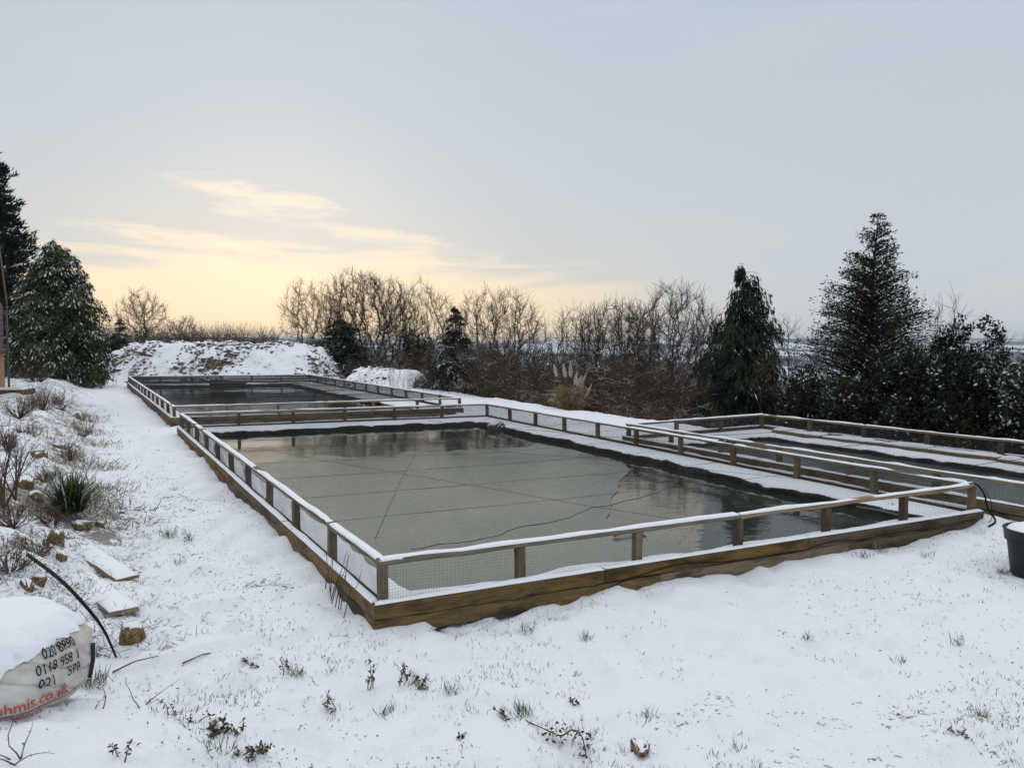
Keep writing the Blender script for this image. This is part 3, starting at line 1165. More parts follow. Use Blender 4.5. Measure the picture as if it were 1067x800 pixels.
def fence(Q, spans, zb, sleepers, label, net_sides=(0, 1, 2, 3), cell=0.022, wire=0.0009, sides=(0, 1, 2, 3), rail_h=0.038):
    root = thing('pond_fence', (*Q[0], 0), label, 'fence', 'timber fences round the ponds')
    OUT = 0.062
    for i in range(4):
        a, b = Q[i], Q[(i + 1) % 4]
        Lg = np.linalg.norm(b - a); e = (b - a) / Lg; nrm = np.array([e[1], -e[0]])      # outward
        if i not in sides:
            continue
        nsp = spans[i]
        posts = [a + e * Lg * k / nsp for k in range(nsp + 1)]
        for k, q in enumerate(posts[:-1] if i != sides[-1] or len(sides) == 4 else posts):
            tx, ty = rng.normal(0, 0.006, 2)
            o = beam('post', (q[0] - tx, q[1] - ty, -0.15), (q[0] + tx, q[1] + ty, ZR - rail_h - 0.001), 0.072, 0.072, M['post'], root, nxt(), segs=3, wob=0.0015, up=(e[0], e[1], 0))
        # rails, butted over the posts, with their caps of snow
        cuts = [0]
        while cuts[-1] < nsp:
            cuts.append(min(nsp, cuts[-1] + 3))
        for c0, c1 in zip(cuts[:-1], cuts[1:]):
            ext0 = 0.036 if c0 == 0 else -0.001
            p0 = a + e * (Lg * c0 / nsp - (ext0 if i % 2 == 0 else -0.037 if c0 == 0 else 0.0)); p1 = a + e * (Lg * c1 / nsp + (0.036 if (c1 == nsp and i % 2 == 0) else -0.037 if c1 == nsp else -0.001))
            zc = ZR - rail_h / 2
            r_ = beam('rail', (*p0, zc), (*p1, zc), 0.074, rail_h, M['rail'], root, nxt(), segs=10, wob=0.0035)
            Lr = float(np.linalg.norm(p1 - p0))
            link('snow_cap', snow_strip(Lr, 0.074, 0.019, nxt(), rail_h / 2, 0.55), r_, WM[r_.name])
        # sleepers on edge, two courses
        for course, (zlo, zhi) in enumerate(((zb - 0.118, zb), (zb - 0.245, zb - 0.122))):
            js = sleepers.get((i, course)) or [k / max(1, round(Lg / 2.4)) for k in range(max(1, round(Lg / 2.4)) + 1)]
            for f0, f1 in zip(js[:-1], js[1:]):
                g0 = (0.0 if i % 2 else OUT + 0.027) if f0 == 0 else -0.002
                g1 = (0.0 if i % 2 else OUT + 0.027) if f1 == 1 else -0.002
                if i % 2:
                    g0 = OUT - 0.030 if f0 == 0 else g0
                    g1 = OUT - 0.030 if f1 == 1 else g1
                th = 0.055 - 0.006 * course
                off = nrm * (OUT + rng.normal(0, 0.003) + 0.005 * course)
                p0 = a + e * (Lg * f0 - g0) + off; p1 = a + e * (Lg * f1 + g1) + off
                dz = rng.normal(0, 0.003)
                s_o = beam('sleeper', (*p0, (zlo + zhi) / 2 + dz), (*p1, (zlo + zhi) / 2 + dz), th, zhi - zlo, M['sleeper'], root, nxt(), segs=14, wob=0.003)
                Ls = float(np.linalg.norm(p1 - p0))
                if course == 0:
                    link('snow_cap', snow_strip(Ls, th * 1.25, 0.020, nxt(), (zhi - zlo) / 2 + 0.002, 0.5), s_o, WM[s_o.name])
        if i in net_sides:
            for k in range(nsp):
                net_panel('netting', posts[k] + nrm * 0.030, posts[k + 1] + nrm * 0.030, zb - 0.01, ZR - rail_h, root, cell, wire, nxt())
    return root


fence(MAIN, [6, 10, 6, 10], ZB, {(0, 0): [0, 0.277, 0.62, 1], (0, 1): [0, 0.36, 0.70, 1], (3, 0): [0, 0.16, 0.36, 0.55, 0.78, 1], (3, 1): [0, 0.22, 0.45, 0.68, 1]},
      'timber post and rail fence on brown sleepers round the near pond')
fence(FAR, [6, 12, 6, 12], ZB + 0.03, {}, 'timber post and rail fence round the far pond below the rubble heap', cell=0.055, wire=0.0010)
fence(RIGHT, [3, 8, 3, 8], ZB + 0.05, {}, 'timber post and rail fence round the right-hand pond by the hedge', cell=0.045, wire=0.0010)


# ------------------------------------------------------------------ netting stretched over the ponds
def cover_net(Q, label, cell, rad, cords, seed, zt, stuff_mat):
    root = thing('pond_cover_net', (*Q[0], zt), label, 'net', 'nets stretched over the ponds')
    Lx = max(np.linalg.norm(Q[1] - Q[0]), np.linalg.norm(Q[2] - Q[3])); Ly = max(np.linalg.norm(Q[3] - Q[0]), np.linalg.norm(Q[2] - Q[1]))
    nu, nv = int(Lx / cell), int(Ly / cell)
    ku, kv = max(4, int(Lx / 0.5)), max(4, int(Ly / 0.5))

    def pt(a, b):
        p = bil(Q, a, b)
        sag = 0.05 * np.sin(np.pi * np.clip(a, 0, 1)) * np.sin(np.pi * np.clip(b, 0, 1)) * (1 + 1.2 * fbm(p[..., 0], p[..., 1], 1.5, 2, seed))
        return np.concatenate([p, (zt - sag)[..., None]], -1)
    a, b = np.meshgrid(np.linspace(0, 1, nu), np.linspace(0, 1, kv + 1), indexing='ij')
    G = pt(a, b); s0, s1 = G[:, :-1].reshape(-1, 3), G[:, 1:].reshape(-1, 3)
    a, b = np.meshgrid(np.linspace(0, 1, ku + 1), np.linspace(0, 1, nv), indexing='ij')
    G = pt(a, b); q0, q1 = G[:-1].reshape(-1, 3), G[1:].reshape(-1, 3)
    V, F = tubes(np.concatenate([s0, q0]), np.concatenate([s1, q1]), rad, rad, 3)
    tag(mk('net_sheet', V, F, stuff_mat, root, smooth=False), kind='stuff')
    for (a0, b0, a1, b1, rr, wob) in cords:
        f = np.linspace(0, 1, 70 if wob else 14)
        aa, bb = a0 + (a1 - a0) * f, b0 + (b1 - b0) * f
        if wob:
            bb = bb + wob * fbm(f * 7, f * 0, 1.0, 3, seed + 3) + 0.35 * wob * fbm(f * 25, f * 0, 1.0, 2, seed + 4)
        q = pt(aa, bb); q[:, 2] += 0.004
        V, F = polytube(q, rr, 4)
        mk('cord', V, F, M['cord'], root)
    return root


cords = [(0, v, 1, v + 0.01, 0.0019, 0) for v in (0.11, 0.20, 0.30, 0.40, 0.50, 0.60)]
cords += [(0.42, 0.0, 0.06, 0.52, 0.002, 0), (0.85, 0.05, 0.28, 0.72, 0.002, 0), (1.0, 0.30, 0.62, 0.76, 0.003, 0),
          (0.02, 0.05, 0.50, 0.60, 0.003, 0), (0.30, 0.22, 0.42, 0.42, 0.0022, 0)]
cover_net(offset_quad(MAIN, [0.05] * 4), 'fine net with straight cords stretched over the near pond', 0.034, 0.0007, cords, 300, ZR - 0.03, M['net'])
q = catmull([P(a, b, ZR - 0.06) for a, b in ((428, 574), (470, 566), (505, 561), (545, 549), (585, 541), (612, 530), (655, 521), (690, 511), (712, 497), (727, 486))], 7)
q[:, 2] += 0.03 * fbm(q[:, 0] * 3, q[:, 1] * 3, 1.0, 3, 77)
V, F = polytube(q, 0.0035, 4)
tag(mk('loose_cord', V, F, M['cord']), 'loose wavy dark cord lying across the net of the near pond', 'cord')
cover_net(offset_quad(FAR, [0.05] * 4), 'black net stretched over the far pond', 0.036, 0.00095,
          [(0, v, 1, v, 0.004, 0) for v in (0.2, 0.4, 0.6, 0.8)], 320, ZR - 0.03, M['net'])
cover_net(offset_quad(RIGHT, [0.05] * 4), 'black net stretched over the right-hand pond', 0.036, 0.0007,
          [(0, v, 1, v, 0.004, 0) for v in (0.4, 0.6, 0.8)], 340, ZR - 0.03, M['net'])

# snow-capped coping slabs along the far side of the right-hand pond, pieces of that ledge
a_, b_ = RIGHT[1], RIGHT[2]
e_ = (b_ - a_) / np.linalg.norm(b_ - a_); n_ = np.array([-e_[1], e_[0]])
k = 0
pos = 1.6
while pos < 9.2:
    ln = 0.95 + 0.2 * rng.random()
    c0 = a_ + e_ * pos + n_ * (0.36 + 0.03 * rng.normal()); c1 = a_ + e_ * (pos + ln) + n_ * (0.36 + 0.03 * rng.normal())
    o = beam('coping_slab', (*c0, 0.20), (*c1, 0.20 + 0.01 * rng.normal()), 0.34, 0.06, M['rock'], RIGHT_BANK, nxt(), segs=3, wob=0.004)
    link('snow_cap', snow_strip(float(np.linalg.norm(c1 - c0)), 0.33, 0.035, nxt(), 0.03), o, WM[o.name])
    pos += ln + 0.04

# ------------------------------------------------------------------ rubble heaps behind the far pond
def heap(name, cx, cy, lx, ly, top, seed, label, res, nclod, clod, rot):
    """a heap of snowed-over rubble: a lumpy slope with clods poking through"""
    nu, nv = int(2 * lx / res), int(2 * ly / res)
    a, b = np.meshgrid(np.linspace(-1, 1, nu), np.linspace(-1, 1, nv), indexing='ij')
    ca, sa = math.cos(rot), math.sin(rot)

    def place(a, b):
        X = cx + a * lx * ca - b * ly * sa; Y = cy + a * lx * sa + b * ly * ca
        r = np.hypot(np.abs(a) ** 3.0, b * 1.0)
        prof = 1 - sstep(r + 0.16 * fbm(X, Y, 2.2, 2, seed), 0.34, 0.98)
        z = height(X, Y, False) - 0.15 + (top + 0.15) * prof * (1 + 0.14 * fbm(X, Y, 3.0, 2, seed + 4))
        z = z + min(1.0, top / 1.7) * (0.30 * fbm(X, Y, 0.75, 3, seed + 1) + 0.22 * np.abs(fbm(X, Y, 0.38, 2, seed + 2))) * sstep(prof, 0.0, 0.15)
        return X, Y, z
    X, Y, Z = place(a, b)
    root = thing(name, (cx, cy, 0), label, 'mound')
    mk('slope', np.stack([X, Y, Z], -1).reshape(-1, 3), grid_faces(nu, nv), M['mound'], root)
    r = np.random.default_rng(seed)
    parts = []
    ico = np.array([[0, 0, 1], [.89, 0, .45], [.28, .85, .45], [-.72, .53, .45], [-.72, -.53, .45], [.28, -.85, .45], [.72, .53, -.45], [-.28, .85, -.45], [-.89, 0, -.45], [-.28, -.85, -.45], [.72, -.53, -.45], [0, 0, -1]])
    icf = np.array([[0, 1, 2], [0, 2, 3], [0, 3, 4], [0, 4, 5], [0, 5, 1], [1, 6, 2], [2, 7, 3], [3, 8, 4], [4, 9, 5], [5, 10, 1], [6, 7, 2], [7, 8, 3], [8, 9, 4], [9, 10, 5], [10, 6, 1], [11, 7, 6], [11, 8, 7], [11, 9, 8], [11, 10, 9], [11, 6, 10]])
    aa = r.uniform(-0.92, 0.92, nclod * 4); bb = r.uniform(-0.95, 0.5, nclod * 4)
    kp = np.argsort(-(fbm(aa * lx, bb * ly, 1.1, 3, seed + 8) + 0.9 * r.uniform(0, 1, nclod * 4)))[:nclod]
    aa, bb = aa[kp], bb[kp]
    Xc, Yc, Zc = place(aa, bb)
    for q in range(nclod):
        s = clod * min(2.0, 0.55 * math.exp(r.normal(0, 0.55))) * np.array([1, 1, r.uniform(0.6, 1.0)])
        v = ico * (1 + r.normal(0, 0.18, (12, 1))) * s
        th = r.uniform(0, 6.28); c, n_ = math.cos(th), math.sin(th)
        v = v @ np.array([[c, n_, 0], [-n_, c, 0], [0, 0, 1]])
        tl = r.normal(0, 0.5); c, n_ = math.cos(tl), math.sin(tl)
        v = v @ np.array([[c, 0, n_], [0, 1, 0], [-n_, 0, c]])
        parts.append((v + [Xc[q], Yc[q], Zc[q] + 0.01], icf))
    V, F = join(parts)
    tag(mk('rubble', V, F, M['clod'], root, smooth=False), kind='stuff')
    return root


hp = PD(232, 372, 41.5)
heap('rubble_heap', hp[0] + 0.1, 42.0, 7.1, 4.2, 1.72, 11, 'long snow-covered heap of rubble behind the far pond', 0.10, 2400, 0.115, -0.05)
hp = PD(400, 392, 34.5)
heap('earth_heap', hp[0] + 0.1, 35.0, 2.0, 2.3, 0.72, 23, 'small snowy heap beside the far pond in front of brambles', 0.06, 60, 0.09, -0.3)


# ------------------------------------------------------------------ bare trees and shrubs
def grow(seed, stems, length, radius, kids, spread, up=0.12, wiggle=0.22, ratio=0.66, rmin=0.006, start=0.3):
    """branch skeleton, level by level: list of (p0, p1, r0, r1) arrays"""
    r = np.random.default_rng(seed)

    def unit(v):
        return v / np.maximum(np.linalg.norm(v, axis=1, keepdims=True), 1e-9)
    p = np.zeros((len(stems), 3)); d = unit(np.array([q[0] for q in stems], float))
    ln = length * np.array([q[1] for q in stems]); rad = radius * np.array([q[2] for q in stems])
    out = []
    for lev in range(len(kids) + 1):
        m = len(p)
        n = (6, 5, 4, 3, 2, 2)[lev]
        pts, dirs, rads = [p], [d], [rad]
        for i in range(n):
            d = unit(d + r.normal(0, wiggle * (0.45 if lev == 0 else 1.0), (m, 3)) + np.array([0, 0, up * (0.5 if lev == 0 else 1.0)]))
            p = p + d * (ln / n)[:, None]
            pts.append(p); dirs.append(d)
            rads.append(np.maximum(rmin, rad * (1 - (0.6 if lev < 2 else 0.75) * (i + 1) / n)))
        Pt, Dr, Rd = np.array(pts), np.array(dirs), np.array(rads)
        out.append((Pt[:-1].reshape(-1, 3), Pt[1:].reshape(-1, 3), Rd[:-1].ravel(), Rd[1:].ravel()))
        if lev == len(kids):
            break
        k = kids[lev]
        par = np.repeat(np.arange(m), k)
        f = (np.tile(np.arange(k), m) + r.uniform(0, 1, m * k)) / k
        s0 = start if lev == 0 else 0.12
        f = s0 + (1 - s0) * f
        g = np.minimum(f * n, n - 1e-4); gi = g.astype(int); gf = (g - gi)[:, None]
        bp = Pt[gi, par] * (1 - gf) + Pt[gi + 1, par] * gf
        bd = Dr[gi + 1, par]
        ax = np.cross(bd, r.normal(0, 1, (m * k, 3))); ax = unit(ax)
        ang = (spread * r.uniform(0.55, 1.3, m * k))[:, None]
        p, d = bp, unit(bd * np.cos(ang) + ax * np.sin(ang))
        ln = ln[par] * ratio * (1.0 - 0.42 * f) * r.uniform(0.7, 1.3, m * k)
        rad = np.maximum(rmin, Rd[gi, par] * 0.60)
    return out


def colony(seed, rx, rz, z0, hgt, stems, natt, twigs, tw_len, rmin, skew=0.0):
    """a rounded crown: branches grow towards points spread through the crown (units: metres, base at the origin)"""
    r = np.random.default_rng(seed)
    att = r.normal(0, 1, (natt, 3)); att /= np.linalg.norm(att, axis=1, keepdims=True)
    lum = 1 + 0.30 * fbm(att[:, 0] * 2.2 + seed, att[:, 2] * 2.2 + att[:, 1], 1.0, 2, seed)
    att *= (r.uniform(0.05, 1, natt) ** 0.42 * lum)[:, None]
    zc = (z0 + hgt) / 2
    att = att * [rx, rx, (hgt - z0) / 2] + [0, 0, zc]
    att[:, 0] += skew * (att[:, 2] - z0)
    step = hgt * 0.032
    nodes, par = [np.zeros(3)], [-1]
    for d0, ln in stems:                      # leading stems up into the crown
        d = np.array(d0, float) / np.linalg.norm(d0)
        last = 0; p = np.zeros(3)
        for k in range(int(ln * z0 * 1.5 / step) + 1):
            d = d + r.normal(0, 0.09, 3); d /= np.linalg.norm(d)
            p = p + d * step; nodes.append(p); par.append(last); last = len(nodes) - 1
    alive = np.ones(natt, bool)
    near_d = np.full(natt, 1e9); near_i = np.zeros(natt, int)
    seen = 0
    for it in range(70):
        Nn = np.array(nodes[seen:])
        dd = np.linalg.norm(att[:, None] - Nn[None], axis=2)
        m = dd.argmin(1); dm = dd[np.arange(natt), m]
        b = dm < near_d
        near_d[b] = dm[b]; near_i[b] = m[b] + seen
        seen = len(nodes)
        alive &= near_d > step * 1.5
        use = alive & (near_d < hgt * 0.40)
        if not use.any():
            break
        v = np.zeros((seen, 3)); NA = np.array(nodes)
        dv = att[use] - NA[near_i[use]]; dv /= np.linalg.norm(dv, axis=1, keepdims=True)
        np.add.at(v, near_i[use], dv)
        for i in np.unique(near_i[use]):
            g = v[i] / max(1e-6, np.linalg.norm(v[i])) + r.normal(0, 0.22, 3)
            nodes.append(nodes[i] + g / np.linalg.norm(g) * step); par.append(i)
        if len(nodes) > 2600:
            break
    NA, par = np.array(nodes), np.array(par)
    tips = np.zeros(len(NA))
    for i in range(len(NA) - 1, 0, -1):
        tips[i] = max(tips[i], 1); tips[par[i]] += tips[i]
    rad = rmin * 1.25 * np.maximum(tips, 1) ** 0.47
    i = np.arange(1, len(NA))
    limb = (NA[par[i]], NA[i], rad[np.maximum(par[i], 0)] * 0.9 + rad[i] * 0.1, rad[i])
    thin = np.where(tips[1:] <= 7)[0] + 1
    src = np.repeat(thin, twigs)
    n = len(src)
    bd = NA[src] - NA[par[src]]; bd /= np.maximum(np.linalg.norm(bd, axis=1, keepdims=True), 1e-9)
    outd = NA[src] - [0, 0, z0 * 0.9]; outd /= np.linalg.norm(outd, axis=1, keepdims=True)
    d = bd * 0.6 + outd * 0.45 + r.normal(0, 0.55, (n, 3)) + [0, 0, 0.18]; d /= np.linalg.norm(d, axis=1, keepdims=True)
    ln = (tw_len * r.uniform(0.35, 1.2, n))[:, None]
    p0 = NA[par[src]] + (NA[src] - NA[par[src]]) * r.uniform(0, 1, n)[:, None]
    p1 = p0 + d * ln * 0.5
    d2 = d + r.normal(0, 0.35, (n, 3)) + [0, 0, 0.12]; d2 /= np.linalg.norm(d2, axis=1, keepdims=True)
    p2 = p1 + d2 * ln * 0.5
    tw = (np.concatenate([p0, p1]), np.concatenate([p1, p2]), np.repeat([rmin, rmin * 0.8], n), np.repeat([rmin * 0.8, rmin * 0.5], n))
    return limb, tw, tips


def round_tree(base, hgt, rx, label, seed, stems=None, natt=1500, twigs=3, rmin=0.0062, clear=0.22, skew=0.0, tw=0.6, group=None, m_=('bark', 'twig')):
    stems = stems or [((0.05, 0, 1), 1.0)]
    limb, tws, tips = colony(seed, rx, 0, clear * hgt, hgt - tw * 0.55, stems, natt, twigs, tw, rmin, skew)
    base = np.asarray(base, float)
    pass
    root = thing('bare_tree', base, label, 'tree', group)
    thick = tips[1:] > min(26, 0.08 * tips.max())
    V, F = tubes(*[q[thick] for q in limb], 6)
    mk('trunk', V + base, F, M[m_[0]], root)
    V1 = tubes(*[q[~thick] for q in limb], 3); V2 = tubes(*tws, 3)
    V, F = join([V1, V2])
    mk('crown', V + base, F, M[m_[1]], root)
    return root


def seg_mesh(levels, k):
    return tubes(*[np.concatenate([l[i] for l in levels]) for i in range(4)], k)


def bare_tree(name, base, hgt, label, seed, stems=None, kids=(6, 6, 6, 5), spread=0.75, trunk=0.14, mats=('bark', 'twig'), group=None, cat='tree', squash=None, trunk_levels=2, **kw):
    stems = stems or [((0.02, 0, 1), 1, 1)]
    lev = grow(seed, stems, 1.0, trunk / hgt, kids, spread, rmin=kw.pop('rmin', 0.0066) / hgt, **kw)
    allp = np.concatenate([l[1] for l in lev])
    zt = np.quantile(allp[:, 2], 0.990)
    k = hgt / zt
    sx = squash or 1.0

    def tr(V):
        return V * np.array([k * sx, k * sx, k]) + np.array(base)
    root = thing(name, base, label, cat, group)
    V, F = seg_mesh(lev[:trunk_levels], 6)
    mk('trunk', tr(V), F, M[mats[0]], root)
    V, F = seg_mesh(lev[trunk_levels:], 3)
    mk('crown', tr(V), F, M[mats[1]], root)
    return root


def gbase(px, y, sink=0.1):
    """ground point straight ahead at distance y in the column of that pixel"""
    d = ray(px, 400)
    x = d[0] / d[1] * y
    return np.array([x, y, H(x, y) - sink])


def top_h(base, py):
    """height that takes a thing at base up to that pixel row"""
    return (PD(533, py, base[1])[2] - base[2])


TG = 'bare trees behind the ponds'
f2 = [((-0.35, 0.1, 1), 1.0), ((0.4, -0.1, 1), 1.0)]
f3 = [((-0.45, 0.1, 1), 1.0), ((0.1, 0.15, 1), 1.0), ((0.5, -0.1, 1), 1.0)]
for (px, y, top, half, lab, seed, kw) in (
    (338, 47, 288, 40, 'bare tree leaning left behind the rubble heap, leftmost of the big bare trees', 5, dict(stems=[((-0.5, 0, 1), 1.0), ((0.0, 0.1, 1), 0.9)], skew=-0.16, natt=1300)),
    (388, 46, 278, 56, 'broad round-crowned bare tree with forked trunk behind the small heap', 8, dict(stems=f3, natt=2400, rmin=0.0078, twigs=4, m_=('bark', 'bark'), clear=0.18)),
    (438, 44, 291, 40, 'bare tree with ivy-clad trunk and spreading crown', 12, dict(stems=[((0.3, 0, 1), 1.0), ((-0.45, 0, 0.9), 0.9)], clear=0.30)),
    (517, 34, 287, 56, 'upright bare tree beside the bluish conifer at mid picture', 17, dict(stems=f3, natt=1700, clear=0.14)),
    (598, 33, 309, 32, 'slender bare tree behind the pampas grass', 23, dict(stems=f2)),
    (640, 31, 296, 48, 'broad bare tree with many upright limbs right of the pampas grass', 29, dict(stems=f3, natt=1800, clear=0.16, twigs=4, m_=('bark', 'bark'))),
    (690, 29, 291, 66, 'tallest spreading bare tree left of the weeping conifer', 31, dict(stems=[((0.25, 0, 1), 1.0), ((-0.35, 0.1, 1), 1.0), ((0.7, 0, 1), 0.9)], natt=2300, clear=0.14, twigs=4, m_=('bark', 'bark'))),
    (812, 30, 314, 30, 'thin bare tree just right of the weeping conifer', 37, dict(stems=f2, natt=380, twigs=2, rmin=0.0055)),
    (985, 27, 299, 26, 'pale bare tree rising behind the dark bushes on the right', 41, dict(stems=f3, natt=800, tw=0.7, clear=0.3, rmin=0.0055)),
    (1042, 25, 339, 26, 'small bare tree top above the hedge at the right edge', 43, dict(stems=f3, natt=600, clear=0.3, rmin=0.0055)),
    (738, 33, 314, 26, 'bare tree half hidden behind the weeping conifer', 45, dict(stems=f2, natt=600, rmin=0.0065)),
    (148, 62, 297, 27, 'small birch-like bare tree on its own beyond the rubble heap', 47, dict(natt=560, twigs=3, tw=0.7, rmin=0.0085, clear=0.30)),
    (188, 66, 326, 20, 'thin bare shrub tree beside the small birch-like tree', 53, dict(stems=f2, natt=260, twigs=2, tw=0.6, rmin=0.009)),
):
    b = gbase(px, y)
    round_tree(b, top_h(b, top), half / F_PX * y, lab, seed, group=TG, **kw)

# shrubs of bare stems, some with snow along the stems
SG = 'bare shrubs along the tree line'
shrub_stems = [((math.cos(q) * 0.8, math.sin(q) * 0.8, 0.55 + 0.5 * ((q * 7) % 1)), 0.75 + 0.25 * ((q * 3) % 1), 1) for q in np.linspace(0, 6.28, 9)]
for (px, y, top, lab, seed, m_) in (
    (505, 30.5, 352, 'tangled bare shrub with snow on its arching stems', 61, 'twig_snow'),
    (540, 29, 345, 'olive-brown bare shrub left of the pampas grass', 63, 'twig'),
    (690, 25, 350, 'olive-brown twiggy bush in front of the spreading bare tree', 67, 'twig'),
    (725, 24, 372, 'low twiggy bush at the foot of the weeping conifer', 69, 'twig'),
    (832, 22.5, 362, 'brown twiggy bush between the two dark conifers', 71, 'twig'),
    (640, 27, 362, 'dark bare shrub right of the pampas grass', 73, 'twig_snow'),
    (665, 26, 372, 'reddish bare shrub beside the dark shrub', 75, 'bramble'),
    (455, 36, 352, 'bare shrub between the ivy-clad tree and the conifer', 77, 'twig'),
    (375, 43, 350, 'bare shrub in front of the forked tree', 79, 'twig_snow'),
    (580, 29, 368, 'snow-laced shrub just left of the pampas plumes', 81, 'twig_snow'),
):
    b = gbase(px, y)
    bare_tree('bare_shrub', b, top_h(b, top), lab, seed, stems=shrub_stems, trunk=0.035, kids=(5, 5, 4), spread=0.6, mats=(m_, m_), group=SG, cat='shrub', up=0.15, rmin=0.007, trunk_levels=1, start=0.2)


# ------------------------------------------------------------------ leaves as small separate blades
def leaves(Pp, D, Nn, Ln, Wd):
    D = D / np.maximum(np.linalg.norm(D, axis=1, keepdims=True), 1e-9)
    S = np.cross(D, Nn); S /= np.maximum(np.linalg.norm(S, axis=1, keepdims=True), 1e-9)
    n = len(Pp); Ln = np.broadcast_to(Ln, (n,))[:, None]; Wd = np.broadcast_to(Wd, (n,))[:, None]
    V = np.stack([Pp, Pp + D * Ln * 0.5 + S * Wd * 0.5, Pp + D * Ln, Pp + D * Ln * 0.45 - S * Wd * 0.5], 1).reshape(-1, 3)
    F = np.arange(n * 4).reshape(-1, 4)
    return V, F


M['cedar'] = m_leaf('cedar_leaf', (0.012, 0.017, 0.011), (0.050, 0.060, 0.034))
M['weeping'] = m_leaf('weeping_leaf', (0.009, 0.014, 0.009), (0.036, 0.048, 0.026))
M['cypress'] = m_leaf('cypress_leaf', (0.016, 0.026, 0.010), (0.070, 0.085, 0.030))
M['spruce'] = m_leaf('tall_conifer_leaf', (0.010, 0.017, 0.013), (0.032, 0.048, 0.034))
M['ivy'] = m_leaf('ivy_leaf', (0.010, 0.014, 0.009), (0.038, 0.048, 0.026))
M['holly'] = m_leaf('hedge_leaf', (0.008, 0.011, 0.007), (0.036, 0.042, 0.022))
M['blue'] = m_leaf('bluish_conifer_leaf', (0.012, 0.018, 0.014), (0.042, 0.055, 0.042))


